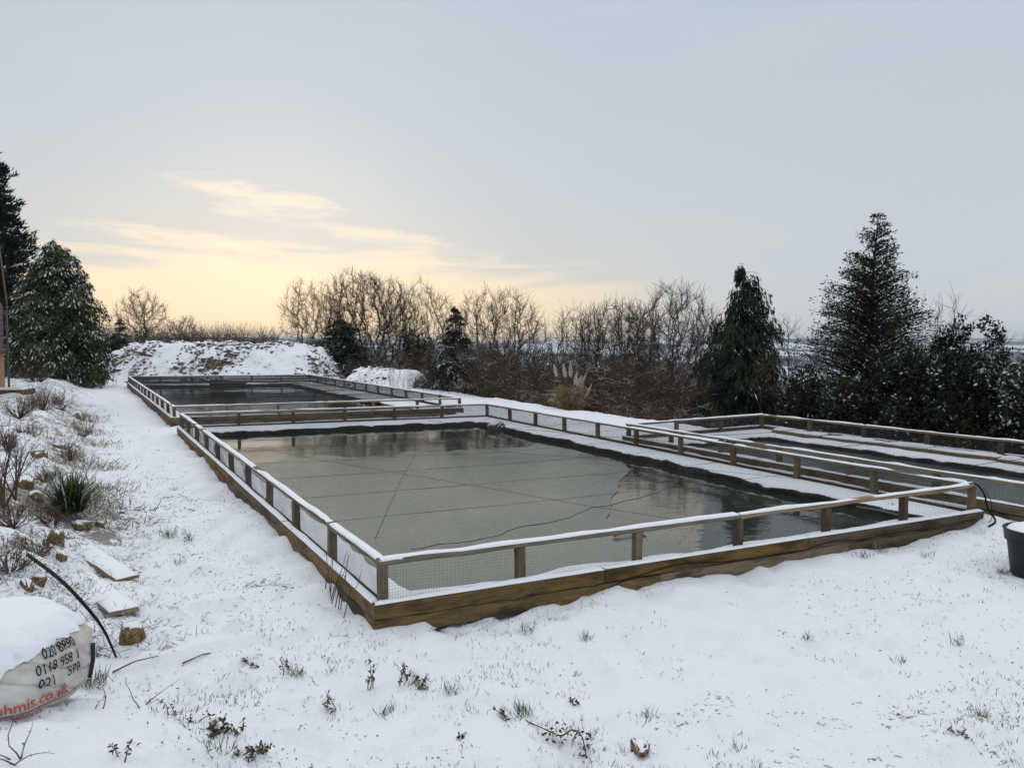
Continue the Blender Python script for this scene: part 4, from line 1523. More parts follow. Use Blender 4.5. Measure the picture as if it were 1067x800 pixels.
def conifer(name, base, hgt, rad, label, seed, m_, nbr, nleaf, leaf=(0.18, 0.05), profile=None, rise=0.2, droop=0.5, hang=0.3, low=0.03, snow=0.25, trunk=0.12, group='conifers', lump=0.25, sprays=6, curl=0.0, uneven=0.15, fluff=0.25):
    r = np.random.default_rng(seed)
    profile = profile or (lambda f: (1 - f) ** 0.85 * (0.35 + 0.65 * min(1, f / 0.12)) + 0.03)
    fz = low + (1 - low) * (1 - np.sqrt(r.uniform(0.0, 1, nbr)))        # more branches low down
    fz[: nbr // 5] = r.uniform(0.5, 0.99, nbr // 5)
    ang = r.uniform(0, 2 * math.pi, nbr)
    LB = np.array([profile(f) for f in fz]) * rad * (1 + uneven * r.normal(0, 1, nbr)) * (1 + lump * fbm(np.cos(ang) * 2 + fz * 5, np.sin(ang) * 2, 1.0, 2, seed))
    LB = np.maximum(LB, 0.08)
    out = np.stack([np.cos(ang), np.sin(ang), np.zeros(nbr)], -1)
    w = LB * 1.0 + 0.15
    per = np.maximum(4, (nleaf * w / w.sum())).astype(int)
    bi = np.repeat(np.arange(nbr), per)
    n = len(bi)
    t = r.uniform(0.12, 1, n) ** 0.75
    L_ = LB[bi]
    # branch axis: rises then droops
    zb = fz[bi] * hgt + L_ * (rise * t - droop * t * t)
    ax = out[bi] * (L_ * t)[:, None]
    # side sprays off the branch
    side = np.stack([-out[bi][:, 1], out[bi][:, 0], np.zeros(n)], -1)
    spr = r.integers(0, sprays, n) / sprays * 2 - 1
    sw = L_ * 0.42 * (1 - 0.75 * t) * spr + r.normal(0, 0.03, n) * L_
    back = -np.abs(sw) * 0.35
    Pp = ax + side * sw[:, None] + out[bi] * back[:, None]
    Pp[:, 2] = zb - hang * np.abs(sw) * 0.6 - hang * r.uniform(0, 1, n) * leaf[0] * 2 + r.normal(0, 0.025 + 0.10 * max(0.0, fluff - 0.25), n) * L_
    D = out[bi] * r.uniform(0.3, 1.0, n)[:, None] + side * (np.sign(sw) * r.uniform(0, 0.8, n))[:, None] + r.normal(0, fluff, (n, 3))
    D[:, 2] += (rise - 2 * droop * t) * 0.7 - hang * 1.6 + curl * t
    Nn = np.array([0, 0, 1.0]) + r.normal(0, 0.3 + fluff, (n, 3))
    V, F = leaves(Pp, D, Nn, leaf[0] * r.uniform(0.6, 1.35, n), leaf[1] * r.uniform(0.7, 1.3, n))
    clump = fbm(Pp[:, 0] * 2.2 + 31, Pp[:, 2] * 2.2 + Pp[:, 1], 1.0, 2, seed + 2)
    tone = np.clip(0.35 + 0.9 * clump + r.normal(0, 0.22, n), 0, 1)
    sn = (r.uniform(0, 1, n) < snow * np.clip(0.4 + 2.2 * fbm(Pp[:, 0] * 1.7, Pp[:, 2] * 2.6 - Pp[:, 1], 0.8, 2, seed + 7), 0, 2.0) * (0.4 + t)) & (D[:, 2] > -1.6 * np.linalg.norm(D[:, :2], axis=1))
    base = np.asarray(base, float)
    root = thing(name, base, label, 'tree', group)
    tz = np.linspace(0, 0.97, 14) * hgt
    pts = np.column_stack([0.03 * hgt * fbm(tz, tz * 0, 3.0, 2, seed + 1), 0.03 * hgt * fbm(tz + 40, tz * 0, 3.0, 2, seed + 1), tz])
    Vt, Ft = polytube(pts + base, np.linspace(trunk, 0.012, 14), 8)
    sh = np.stack([np.interp(Pp[:, 2], tz, pts[:, 0]), np.interp(Pp[:, 2], tz, pts[:, 1]), np.zeros(n)], -1)
    V = V + np.repeat(sh, 4, axis=0) + base
    # limbs inside the crown
    f = np.linspace(0, 0.92, 4)
    lp = []
    for q in range(nbr):
        zz = fz[q] * hgt + LB[q] * (rise * f - droop * f * f)
        c = out[q][None] * (LB[q] * f)[:, None]
        c[:, 2] = zz
        c[:, 0] += np.interp(zz, tz, pts[:, 0]); c[:, 1] += np.interp(zz, tz, pts[:, 1])
        lp.append(c + base)
    lp = np.array(lp)
    rr = (0.010 + 0.010 * LB)[:, None] * np.array([1, 0.7, 0.45, 0.2])[None]
    Vb, Fb = tubes(lp[:, :-1].reshape(-1, 3), lp[:, 1:].reshape(-1, 3), rr[:, :-1].ravel(), rr[:, 1:].ravel(), 3)
    Vt, Ft = join([(Vt, Ft), (Vb, Fb)])
    mk('trunk', Vt, Ft, M['bark'], root)
    mk('crown', V, F, M[m_], root, smooth=False, attrs={'tone': ('FACE', tone), 'snow': ('FACE', sn * r.uniform(0.55, 1.0, n))})
    return root


CG = 'conifers round the garden'
b = gbase(908, 22.0)
conifer('conifer_tree', b, top_h(b, 221), 2.75, 'tall feathery cone-shaped conifer on the right, tallest tree there', 101, 'cedar', 900, 46000, (0.100, 0.037),
        lambda f: (1 - f) ** 0.88 * (0.85 + 0.15 * min(1, f / 0.3)) + 0.02, rise=0.75, droop=0.35, hang=0.15, snow=0.10, trunk=0.13, group=CG, low=0.02, uneven=0.12, curl=0.35, fluff=0.50, lump=0.2, sprays=8)
b = gbase(771, 22.5)
conifer('weeping_conifer', b, top_h(b, 272), 1.18, 'dark weeping conifer with hanging branches, right of the bare trees', 103, 'weeping', 420, 36000, (0.19, 0.036),
        lambda f: np.interp(f, [0, 0.25, 0.5, 0.72, 0.88, 1.0], [1.05, 0.95, 0.70, 0.60, 0.40, 0.08]), rise=0.45, droop=0.55, hang=0.85, snow=0.05, trunk=0.12, group=CG, lump=1.3, uneven=0.30)
b = gbase(62, 34.0)
conifer('cypress_tree', b, top_h(b, 247), 2.60, 'snow-dusted cone-shaped cypress beside the house', 107, 'cypress', 520, 46000, (0.17, 0.055),
        lambda f: (1 - f) ** 0.66 * (0.78 + 0.22 * min(1, f / 0.25)) + 0.02, rise=0.45, droop=0.55, hang=0.55, snow=0.36, trunk=0.16, group=CG, low=0.0, lump=0.55, uneven=0.10)
b = gbase(-14, 42.0)
conifer('tall_conifer', b, top_h(b, 146), 3.15, 'tall dark conifer with swept-out tips at the left edge', 109, 'spruce', 620, 48000, (0.30, 0.075),
        lambda f: (1 - f) ** 0.60 * 0.95 + 0.03, rise=0.25, droop=0.0, hang=0.1, snow=0.02, trunk=0.25, group=CG, curl=0.7, uneven=0.16, sprays=4)
b = gbase(475, 33.0)
conifer('bluish_conifer', b, top_h(b, 318), 1.25, 'dark bluish conifer left of the upright bare tree', 113, 'blue', 200, 16000, (0.15, 0.04),
        lambda f: (1 - f) ** 0.7 + 0.03, rise=0.3, droop=0.4, hang=0.4, snow=0.16, trunk=0.09, group=CG, lump=0.5, uneven=0.25)
b = gbase(355, 42.0)
conifer('holly_tree', b, top_h(b, 331), 1.75, 'dark evergreen in front of the leftmost bare trees', 127, 'blue', 210, 16000, (0.18, 0.06),
        lambda f: (1 - f) ** 0.6 * (0.7 + 0.3 * min(1, f / 0.2)) + 0.03, rise=0.4, droop=0.3, hang=0.3, snow=0.05, trunk=0.10, group=CG, lump=0.6, uneven=0.25)
b = gbase(126, 56.0)
conifer('small_conifer', b, top_h(b, 331), 1.0, 'small dark pointed conifer between the cypress and the birch-like tree', 131, 'spruce', 110, 7000, (0.18, 0.05),
        lambda f: (1 - f) ** 0.7 + 0.04, rise=0.4, droop=0.3, hang=0.2, snow=0.03, trunk=0.08, group=CG, lump=0.4)


# ------------------------------------------------------------------ evergreen bushes and hedge: leaves over lumpy volumes
def bush(name, base, size, label, seed, m_, nleaf, leaf=(0.09, 0.05), snow=0.2, group=None, cat='bush', lobes=9, fill=0.55, top_snow=1.0, stems=True):
    r = np.random.default_rng(seed)
    base = np.asarray(base, float); sx, sy, sz = size
    cen = np.column_stack([r.uniform(-0.6, 0.6, lobes) * sx, r.uniform(-0.5, 0.5, lobes) * sy, r.uniform(0.15, 0.78, lobes) * sz])
    cen[0] = (0, 0, 0.45 * sz)
    rad = r.uniform(0.30, 0.50, lobes)[:, None] * np.array([sx, sy, sz * 0.62])[None]
    rad[0] = np.array([0.55 * sx, 0.55 * sy, 0.5 * sz])
    w = rad.prod(1) ** 0.66; per = (nleaf * w / w.sum()).astype(int)
    li = np.repeat(np.arange(lobes), per); n = len(li)
    d = r.normal(0, 1, (n, 3)); d /= np.linalg.norm(d, axis=1, keepdims=True)
    rr = r.uniform(fill, 1.04, n) ** 0.5 * (1 + 0.28 * fbm(d[:, 0] * 3 + li, d[:, 2] * 3 + d[:, 1] * 2, 1.0, 2, seed))
    Pp = cen[li] + d * rad[li] * rr[:, None]
    keep = (Pp[:, 2] > 0.0) & (fbm(Pp[:, 0] * 3.1, Pp[:, 2] * 3.1 + Pp[:, 1] * 1.7, 1.0, 2, seed + 3) > -0.24)
    Pp, d = Pp[keep], d[keep]; n = len(Pp)
    D = d + r.normal(0, 0.8, (n, 3)); Nn = np.array([0, 0, 0.8]) + d * 0.8 + r.normal(0, 0.6, (n, 3))
    V, F = leaves(Pp, D, Nn, leaf[0] * r.uniform(0.6, 1.4, n), leaf[1] * r.uniform(0.7, 1.3, n))
    tone = np.clip(0.35 + 0.9 * fbm(Pp[:, 0] * 2.4, Pp[:, 2] * 2.4 + Pp[:, 1], 1.0, 2, seed + 2) + r.normal(0, 0.25, n), 0, 1)
    upn = d[:, 2] * 0.5 + 0.5
    prob = snow * np.clip(0.35 + 2.6 * fbm(Pp[:, 0] * 2.8, Pp[:, 2] * 4 - Pp[:, 1] * 2, 0.8, 2, seed + 6), 0.05, 1.8) * (0.35 + top_snow * upn * 1.3)
    sn = (r.uniform(0, 1, n) < prob)
    root = thing(name, base, label, cat, group)
    mk('crown', V + base, F, M[m_], root, smooth=False, attrs={'tone': ('FACE', tone), 'snow': ('FACE', sn * r.uniform(0.15, 0.75, n))})
    if stems:
        k = 14
        q0 = np.column_stack([r.normal(0, 0.10, k) * sx, r.normal(0, 0.1, k) * sy, np.full(k, -0.05)]); q1 = cen[r.integers(0, lobes, k)] + r.normal(0, 0.08, (k, 3)) * sx
        V, F = tubes(q0 + base, q1 + base, 0.03, 0.010, 4)
        mk('trunk', V, F, M['bark'], root)
    return root


BG = 'evergreen bushes along the right-hand pond'
for (px, y, top, w_, d_, lab, seed, n_, sn) in (
    (990, 19.0, 326, 1.35, 1.1, 'dark round-topped bush rising above the hedge on the right', 201, 30000, 0.16),
    (1045, 17.5, 360, 1.35, 1.1, 'snow-flecked evergreen bush at the right edge', 203, 18000, 0.30),
    (1012, 17.0, 378, 1.1, 0.9, 'dark hedge bush right behind the fence, second from the right edge', 205, 13000, 0.22),
    (945, 18.5, 372, 1.1, 0.9, 'snow-dusted evergreen bush under the tall feathery conifer', 207, 14000, 0.26),
    (890, 20.0, 398, 1.2, 0.9, 'low snow-dusted bush at the foot of the tall feathery conifer', 209, 13000, 0.30),
    (846, 21.0, 388, 0.9, 0.8, 'low brownish-green bush beside the twiggy brown bush', 211, 9000, 0.14),
    (1090, 15.5, 365, 1.3, 1.1, 'evergreen bush cut off by the right edge of the picture', 213, 12000, 0.30),
    (800, 22.0, 410, 1.0, 0.8, 'low dark bush right of the weeping conifer', 215, 8000, 0.12),
    (968, 18.0, 360, 1.2, 1.0, 'dense dark bush between the tall feathery conifer and the round-topped bush', 231, 20000, 0.18),
    (1068, 16.5, 372, 1.2, 1.0, 'dense hedge bush near the right edge behind the far fence', 233, 18000, 0.25),
    (918, 19.0, 392, 1.1, 0.9, 'dark bush directly in front of the tall feathery conifer', 235, 14000, 0.22),
    (735, 23.5, 412, 1.0, 0.8, 'low dark bush left of the weeping conifer', 217, 8000, 0.10),
):
    b = gbase(px, y)
    bush('evergreen_bush', b, (w_, d_, top_h(b, top)), lab, seed, 'holly', int(n_ * 1.2), (0.092, 0.052), sn * 0.6, BG)
b = gbase(433, 42.5)
bush('ivy_clump', b, (1.0, 0.9, top_h(b, 344)), 'dark ivy clump on the trunk of the spreading bare tree', 221, 'ivy', 9000, (0.12, 0.07), 0.05, None, 'ivy')
b = gbase(327, 44.0)
bush('evergreen_bush', b, (1.2, 1.0, top_h(b, 356)), 'low evergreen bush left of the dark evergreen behind the heap', 223, 'ivy', 8000, (0.13, 0.07), 0.03, None)
b = gbase(655, 29.0)
bush('evergreen_bush', b, (1.1, 0.9, top_h(b, 385)), 'low evergreen bush behind the bare shrubs right of the pampas plumes', 225, 'ivy', 7000, (0.10, 0.06), 0.15, None)
b = gbase(614, 28.0)
bush('evergreen_bush', b, (0.7, 0.6, top_h(b, 393)), 'dark evergreen bush just right of the pampas plumes', 227, 'ivy', 6000, (0.10, 0.06), 0.12, None)
b = gbase(505, 34.5)
bush('evergreen_bush', b, (1.5, 1.0, top_h(b, 370)), 'low evergreen bush behind the snow-laced shrub', 229, 'ivy', 8000, (0.12, 0.07), 0.12, None)


# ------------------------------------------------------------------ brambles and undergrowth, a mass nobody could count
def thicket(name, spots, label, m_, seed, hrange, rad=0.006, lean=0.5):
    r = np.random.default_rng(seed)
    S = np.array(spots); n = len(S)
    p = np.column_stack([S, height(S[:, 0], S[:, 1], False) - 0.03])
    d = np.column_stack([r.normal(0, lean, n), r.normal(0, lean, n), np.ones(n)]); d /= np.linalg.norm(d, axis=1, keepdims=True)
    h = r.uniform(*hrange, n)[:, None]
    A, B, R0, R1 = [], [], [], []
    for i in range(3):
        q = p + d * h / 3
        A.append(p); B.append(q); R0.append(np.full(n, rad * (1 - 0.25 * i))); R1.append(np.full(n, rad * (0.75 - 0.25 * i)))
        if i > 0:
            for _ in range(2):
                e = d + r.normal(0, 0.6, (n, 3)); e /= np.linalg.norm(e, axis=1, keepdims=True)
                A.append(p); B.append(p + e * h * 0.28); R0.append(np.full(n, rad * 0.6)); R1.append(np.full(n, rad * 0.25))
        d = d + r.normal(0, 0.3, (n, 3)) + np.array([0, 0, -0.12]); d /= np.linalg.norm(d, axis=1, keepdims=True); p = q
    V, F = tubes(np.concatenate(A), np.concatenate(B), np.concatenate(R0), np.concatenate(R1), 3)
    return tag(mk(name, V, F, M[m_]), label, None, None, 'stuff')


def ZC(x, y):
    return float(height(np.array([x]), np.array([y]), False)[0])


def band(pxs, ys, n, seed, jy):
    r = np.random.default_rng(seed)
    px = r.uniform(pxs[0], pxs[-1], n); y = np.interp(px, pxs, ys) + r.uniform(-jy * 0.3, jy, n)
    return [((q - CX) / F_PX * yy, yy) for q, yy in zip(px, y)]


thicket('bramble_thicket', band([350, 440, 500, 560, 640, 700, 760], [40, 33.5, 30.5, 28, 24.0, 22.6, 21.5], 1700, 301, 5.0), 'reddish-brown brambles along the foot of the trees', 'bramble', 302, (0.5, 1.5))
thicket('undergrowth', band([310, 420, 520, 640, 760, 900, 1067], [47, 42, 34, 29, 25, 23, 19], 2600, 303, 9.0), 'brown undergrowth between the trees behind the ponds', 'twig', 304, (1.1, 2.6), 0.010, 0.4)
thicket('hedgerow', band([95, 180, 345], [56, 62, 66], 2000, 305, 5.0), 'long brown hedgerow on the skyline beyond the rubble heap', 'twig', 306, (2.0, 4.1), 0.018, 0.35)
thicket('scrub', band([420, 560, 700, 860, 1067], [50, 46, 42, 36, 30], 2200, 309, 9.0), 'dark scrub in the hollow behind the bare trees', 'twig', 310, (2.8, 5.2), 0.017, 0.3)
thicket('dead_stalks', [(x + 0.0, y) for (x, y) in band([372, 430], [32.4, 31.6], 36, 307, 2.0)], 'dead stalks standing on the small snowy heap', 'straw', 308, (0.7, 1.3), 0.007, 0.12)

# ------------------------------------------------------------------ far woods on the valley side
r = np.random.default_rng(401)
parts = []
n = 2600
rr_ = r.uniform(230, 1500, n); th_ = np.radians(r.uniform(-38, 40, n))
fx, fy = rr_ * np.sin(th_), rr_ * np.cos(th_)
keep = fbm(fx, fy, 190, 3, 403) > 0.05
fx, fy = fx[keep], fy[keep]; n = len(fx)
fz_ = height(fx, fy, False)
k = 7
hh = r.uniform(5, 10, n); ww = r.uniform(2.5, 5.5, n)
Pp = np.repeat(np.column_stack([fx, fy, fz_]), k, axis=0)
off = r.normal(0, 0.45, (n * k, 2)) * np.repeat(ww, k)[:, None]
Pp[:, :2] += off
D = np.column_stack([r.normal(0, 0.25, n * k), r.normal(0, 0.25, n * k), np.ones(n * k)])
V, F = leaves(Pp, D, r.normal(0, 1, (n * k, 3)), np.repeat(hh, k) * r.uniform(0.7, 1.15, n * k), np.repeat(ww, k) * 0.9)
M['farwood'] = m_leaf('far_woodland', (0.05, 0.055, 0.065), (0.12, 0.12, 0.125))
tag(mk('far_woodland', V, F, M['farwood'], smooth=False, attrs={'tone': ('FACE', r.uniform(0, 1, n * k)), 'snow': ('FACE', np.zeros(n * k))}), 'far woods and hedges across the snowy valley', kind='stuff')

# ------------------------------------------------------------------ pampas grass
b = gbase(594, 24.4)
pg = thing('pampas_grass', b, 'clump of pampas grass with pale feathery plumes', 'grass')
r = np.random.default_rng(411)
n = 700
an = r.uniform(0, 6.28, n); ln = r.uniform(0.5, 1.15, n); ou = r.uniform(0.1, 0.8, n)
pts = []
p0 = np.column_stack([r.normal(0, 0.12, n), r.normal(0, 0.12, n), np.zeros(n)]) + b
mid = p0 + np.column_stack([np.cos(an) * ou * 0.4, np.sin(an) * ou * 0.4, ln * 0.7])
end = mid + np.column_stack([np.cos(an) * ou * 0.6, np.sin(an) * ou * 0.6, ln * 0.15 - ou * 0.3])
V, F = tubes(np.concatenate([p0, mid]), np.concatenate([mid, end]), np.repeat([0.007, 0.006], n), np.repeat([0.006, 0.002], n), 3)
mk('blades', V, F, M['straw'], pg)
M['plume'] = m_leaf('pampas_plume', (0.56, 0.50, 0.42), (0.84, 0.78, 0.68))
for (px, py, lean_, sz) in ((577, 379, -0.25, 0.40), (587, 379, -0.15, 0.42), (594.5, 376, 0.0, 0.50), (601, 387, 0.12, 0.42), (606, 390, 0.3, 0.42), (611, 389, 0.55, 0.40), (617, 399, 0.5, 0.50), (608, 394, 0.2, 0.42)):
    tip = PD(px, py, 24.4 + r.uniform(-0.2, 0.2))
    foot = tip - np.array([lean_ * sz, 0, sz])
    V, F = polytube(catmull([b + [0, 0, 0.0], (b + foot) / 2 + [0, 0, 0.1], foot, tip], 5), np.linspace(0.009, 0.005, 16), 4)
    st_o = mk('stalk', V, F, M['straw'], pg)
    n = 620
    f = r.uniform(0, 1, n)
    c = foot + (tip - foot) * f[:, None]
    rad_ = 0.062 * np.sin(np.pi * np.clip(f * 0.93 + 0.05, 0, 1)) ** 1.1
    an = r.uniform(0, 6.28, n)
    D = np.column_stack([np.cos(an) * 0.6 + lean_ * 1.2, np.sin(an) * 0.6, r.uniform(-0.2, 1.2, n)])
    V, F = leaves(c + np.column_stack([np.cos(an) * rad_ * 0.4, np.sin(an) * rad_ * 0.4, np.zeros(n)]), D, r.normal(0, 1, (n, 3)), r.uniform(0.03, 0.09, n) * (1.15 - f), 0.008)
    mk('plume', V, F, M['plume'], st_o, smooth=False, attrs={'tone': ('FACE', r.uniform(0, 1, n)), 'snow': ('FACE', np.zeros(n))})

# ------------------------------------------------------------------ the house corner at the left edge
M['brick'], nt_, b_s = mat('red_brick')
oc_ = obj_coords(nt_)
bk = nt_.nodes.new('ShaderNodeTexBrick')
bk.inputs['Scale'].default_value = 1.0
bk.inputs['Brick Width'].default_value = 0.225
bk.inputs['Row Height'].default_value = 0.075
bk.inputs['Mortar Size'].default_value = 0.010
bk.inputs['Color1'].default_value = (0.40, 0.15, 0.06, 1)
bk.inputs['Color2'].default_value = (0.30, 0.095, 0.045, 1)
bk.inputs['Mortar'].default_value = (0.32, 0.28, 0.23, 1)
L(nt_, mapping(nt_, oc_, (1, 1, 1), rot=(math.radians(90), 0, 0)), bk.inputs['Vector'])
L(nt_, bk.outputs['Color'], b_s.inputs['Base Color'])
b_s.inputs['Roughness'].default_value = 0.85
add_bump(nt_, b_s, bk.outputs['Fac'], -0.5, 0.01)
M['cladding'] = m_plain('dark_cladding', (0.05, 0.045, 0.042), 0.6, 0.25, 5)
M['barge'] = m_wood('barge_board', (0.10, 0.075, 0.055), (0.17, 0.13, 0.10), 0.2)
M['rooftile'] = m_snow_on('snowy_roof_tile', (0.07, 0.045, 0.035), (0.12, 0.075, 0.055), 0.35, 6, 0.2)
M['pipe'] = m_plain('grey_downpipe', (0.12, 0.12, 0.125), 0.4, 0.15)
M['slab'] = m_plain('patio_edge', (0.16, 0.11, 0.075), 0.8, 0.3, 12)

corner = PD(5.5, 405, 25.0)
hx = corner[:2].copy()
hz = H(*hx) - 0.1
ang = math.atan2(-UT[1], -UT[0])           # local x runs along the gable wall towards the camera
HM = Matrix.Translation((hx[0], hx[1], hz)) @ Matrix.Rotation(ang, 4, 'Z')
house = thing('brick_house', (hx[0], hx[1], hz), 'corner of a red brick house with dark gable at the left edge', 'house')


def hbox(name, x0, x1, y0, y1, z0, z1, m_, parent=house):
    V = np.array([[x, y, z] for x in (x0, x1) for y in (y0, y1) for z in (z0, z1)], float)
    F = np.array([[0, 1, 3, 2], [4, 6, 7, 5], [0, 4, 5, 1], [2, 3, 7, 6], [0, 2, 6, 4], [1, 5, 7, 3]])
    return link(name, mesh(name, V, F, m_, smooth=False), parent, HM)


zb_w = CAM_Z - (370 - HZ) / F_PX * 25.0 - hz       # top of the brick, above the house base
ze = CAM_Z + (HZ - 313) / F_PX * 25.0 - hz         # eaves
LW = 6.4
# local y: the house lies on the -y side (left of the gable wall as the camera sees it)
hbox('brick_base', 0, LW, -5.0, 0, 0, zb_w, M['brick'])
hbox('sill', -0.03, LW, -5.0, 0.05, zb_w + 0.002, zb_w + 0.07, M['barge'])
ridge = ze + LW / 2 * 0.80
Vg = np.array([[0.04, y, z] for y in (-4.9, -0.02) for z in (zb_w + 0.07,)] )
gv = []
for y in (-4.95, -0.03):
    gv += [[0.03, y, zb_w + 0.072], [LW, y, zb_w + 0.072], [LW, y, ze], [LW / 2, y, ridge], [0.03, y, ze]]
gf5 = np.array([[0, 1, 2, 3, 4], [9, 8, 7, 6, 5]])
gf4 = np.array([[0, 5, 6, 1], [1, 6, 7, 2], [2, 7, 8, 3], [3, 8, 9, 4], [4, 9, 5, 0]])
link('gable_wall', mesh('gable_wall', gv, [gf5, gf4], M['cladding'], smooth=False), house, HM)
for k in range(12):                                  # boards of the gable, lapped
    z0 = zb_w + 0.10 + k * 0.17
    if z0 + 0.15 < ze:
        hbox('cladding_board', 0.02, LW, -0.028, 0.012, z0, z0 + 0.155, M['cladding'])
for sgn, nm in ((1, 'roof'), (-1, 'roof')):
    x_e = -0.30 if sgn > 0 else LW + 0.30
    zz0 = ze - 0.30 * 0.80
    xr_ = LW / 2
    rv = [[x_e, -5.2, zz0 + 0.05], [xr_, -5.2, ridge + 0.05], [xr_, 0.13, ridge + 0.05], [x_e, 0.13, zz0 + 0.05],
          [x_e, -5.2, zz0 + 0.17], [xr_, -5.2, ridge + 0.17], [xr_, 0.13, ridge + 0.17], [x_e, 0.13, zz0 + 0.17]]
    rf = np.array([[0, 1, 2, 3], [7, 6, 5, 4], [0, 4, 5, 1], [1, 5, 6, 2], [2, 6, 7, 3], [3, 7, 4, 0]])
    ro = link('roof', mesh('roof', rv, rf, M['rooftile'], smooth=False), house, HM)
    p0 = HM @ Vector((x_e, 0.105, zz0 - 0.06)); p1 = HM @ Vector((xr_, 0.105, ridge - 0.06))
    bb = beam('barge_board', p0, p1, 0.035, 0.20, M['barge'], ro, nxt(), segs=3)
V, F = polytube([HM @ Vector((-0.16, 0.06, ze - 0.25)), HM @ Vector((-0.10, 0.09, ze - 0.45)), HM @ Vector((-0.04, 0.10, ze - 0.6)), HM @ Vector((-0.04, 0.10, 0.05))], 0.034, 10)
mk('downpipe', V, F, M['pipe'], house)
V, F = polytube([HM @ Vector((-0.33, -5.1, ze - 0.27)), HM @ Vector((-0.33, 0.11, ze - 0.27))], 0.055, 10)
mk('gutter', V, F, M['pipe'], house)
# patio edge running out from the house
pp = PD(22, 408, 22.3)
e0 = Vector((float(pp[0]), float(pp[1]), 0)); e1 = e0 + Vector((-3.0, -0.35, 0))
zt_ = float(PD(10, 405.5, 22.3)[2])
sl = thing('patio_edge', e0 + Vector((0, 0, zt_ - 0.3)), 'snow-topped paved patio edge in front of the brick house', 'patio')
o = beam('slab', (e0.x, e0.y + 0.35, zt_ - 0.16), (e1.x, e1.y + 0.35, zt_ - 0.16), 0.8, 0.30, M['slab'], sl, nxt(), segs=4, wob=0.004)
link('snow_cap', snow_strip(3.0, 0.84, 0.06, nxt(), 0.15), o, WM[o.name])


# ------------------------------------------------------------------ stones
def rock(px, py, w, hgt, label, seed, group='stones on the left bank', name='stone', squash=0.8, m_='rock', z=None):
    r = np.random.default_rng(seed)
    p = on_ground(px, py) if z is None else P(px, py, z)
    import bmesh
    d = r.normal(0, 1, (26, 3)); d /= np.linalg.norm(d, axis=1, keepdims=True)
    d *= r.uniform(0.82, 1.05, (26, 1))
    pts_ = d * np.array([w / 2, w / 2 * squash, hgt * 0.72])
    a = r.uniform(0, 3.1); c, s_n = math.cos(a), math.sin(a)
    pts_ = pts_ @ np.array([[c, s_n, 0], [-s_n, c, 0], [0, 0, 1]])
    bm = bmesh.new()
    for q in pts_ + p + [0, 0, hgt * 0.12]:
        bm.verts.new(q)
    bmesh.ops.convex_hull(bm, input=bm.verts)
    bmesh.ops.delete(bm, geom=[v for v in bm.verts if not v.link_faces], context='VERTS')
    bmesh.ops.bevel(bm, geom=bm.edges[:], offset=w * 0.035, segments=2, affect='EDGES', clamp_overlap=True)
    bmesh.ops.triangulate(bm, faces=bm.faces[:])
    bm.verts.index_update()
    Vr = np.array([v.co[:] for v in bm.verts]); Fr = np.array([[v.index for v in f.verts] for f in bm.faces])
    bm.free()
    Vr = Vr + (r.normal(0, 1, 3) * 0)[None] + np.stack([fbm(Vr[:, 0] * 40 + k, Vr[:, 1] * 40 + Vr[:, 2] * 31, 1.0, 2, seed + k) for k in range(3)], -1) * w * 0.05
    o = mk(name, Vr, Fr, M[m_], smooth=True)
    return tag(o, label, 'stone', group)


for i, (px, py, w, hg, lab) in enumerate((
    (138, 668, 0.20, 0.20, 'brown stone at the lower end of the bent black pipe'),
    (59, 566, 0.17, 0.22, 'squarish brown stone with a snow cap, below the green tussock'),
    (64, 580, 0.13, 0.10, 'small snow-capped stone just below the squarish brown stone'),
    (40, 608, 0.14, 0.12, 'ochre stone behind the builder\'s bag'),
    (28, 612, 0.13, 0.10, 'darker ochre stone beside the ochre stone behind the bag'),
    (28, 508, 0.24, 0.18, 'brown stone left of the green tussock'),
    (36, 521, 0.22, 0.14, 'flat snowy stone below the brown stone left of the tussock'),
    (40, 476, 0.38, 0.18, 'long brown stone on the bank above the tussock'),
    (57, 427, 0.55, 0.14, 'flat snow-topped slab of stone near the brown thicket'),
    (61, 466, 0.30, 0.22, 'earthy stone on the bank edge above the long brown stone'),
    (80, 436, 0.45, 0.24, 'mossy stone on the bank edge below the flat slab'),
    (127, 534, 0.16, 0.07, 'flat snow-covered stone right of the green tussock'),
    (84, 548, 0.26, 0.12, 'snow-covered stone directly under the tussock'),
    (104, 549, 0.13, 0.09, 'small rough stone lower right of the tussock'),
)):
    rock(px, py, w, hg, lab, 500 + i)
rock(667, 778, 0.20, 0.055, 'brown stone poking through the snow at the bottom of the picture', 547, None, squash=0.6)
rock(517, 446, 0.50, 0.34, 'snow-dusted grey stone at the far right corner of the near pond', 541, None, m_='clod', z=0.06)

# twigs and litter strewn over the bank
r = np.random.default_rng(601)
n = 8000
yy = 5.4 + 21 * r.uniform(0, 1, n) ** 1.6
off = r.gamma(2.0, 0.8, n)
edge_s = S_LEFT - 1.25 - off
tt = yy / UT[1] * 0.93
lx_ = NS[0] * edge_s + UT[0] * tt; ly_ = NS[1] * edge_s + UT[1] * tt
ok = (fbm(lx_, ly_, 0.7, 3, 603) > -0.05) & (ly_ > 4.8)
lx_, ly_ = lx_[ok], ly_[ok]; n = len(lx_)
lz_ = height(lx_, ly_)
d = np.column_stack([r.normal(0, 1, n), r.normal(0, 1, n), r.uniform(0.0, 0.9, n)]); d /= np.linalg.norm(d, axis=1, keepdims=True)
ln = r.uniform(0.03, 0.13, n)[:, None]
p0 = np.column_stack([lx_, ly_, lz_ + 0.004])
V, F = tubes(p0, p0 + d * ln, 0.0027, 0.0013, 3)
tag(mk('twig_litter', V, F, M['bramble']), 'dead twigs and stalks strewn over the snowy left bank', kind='stuff')
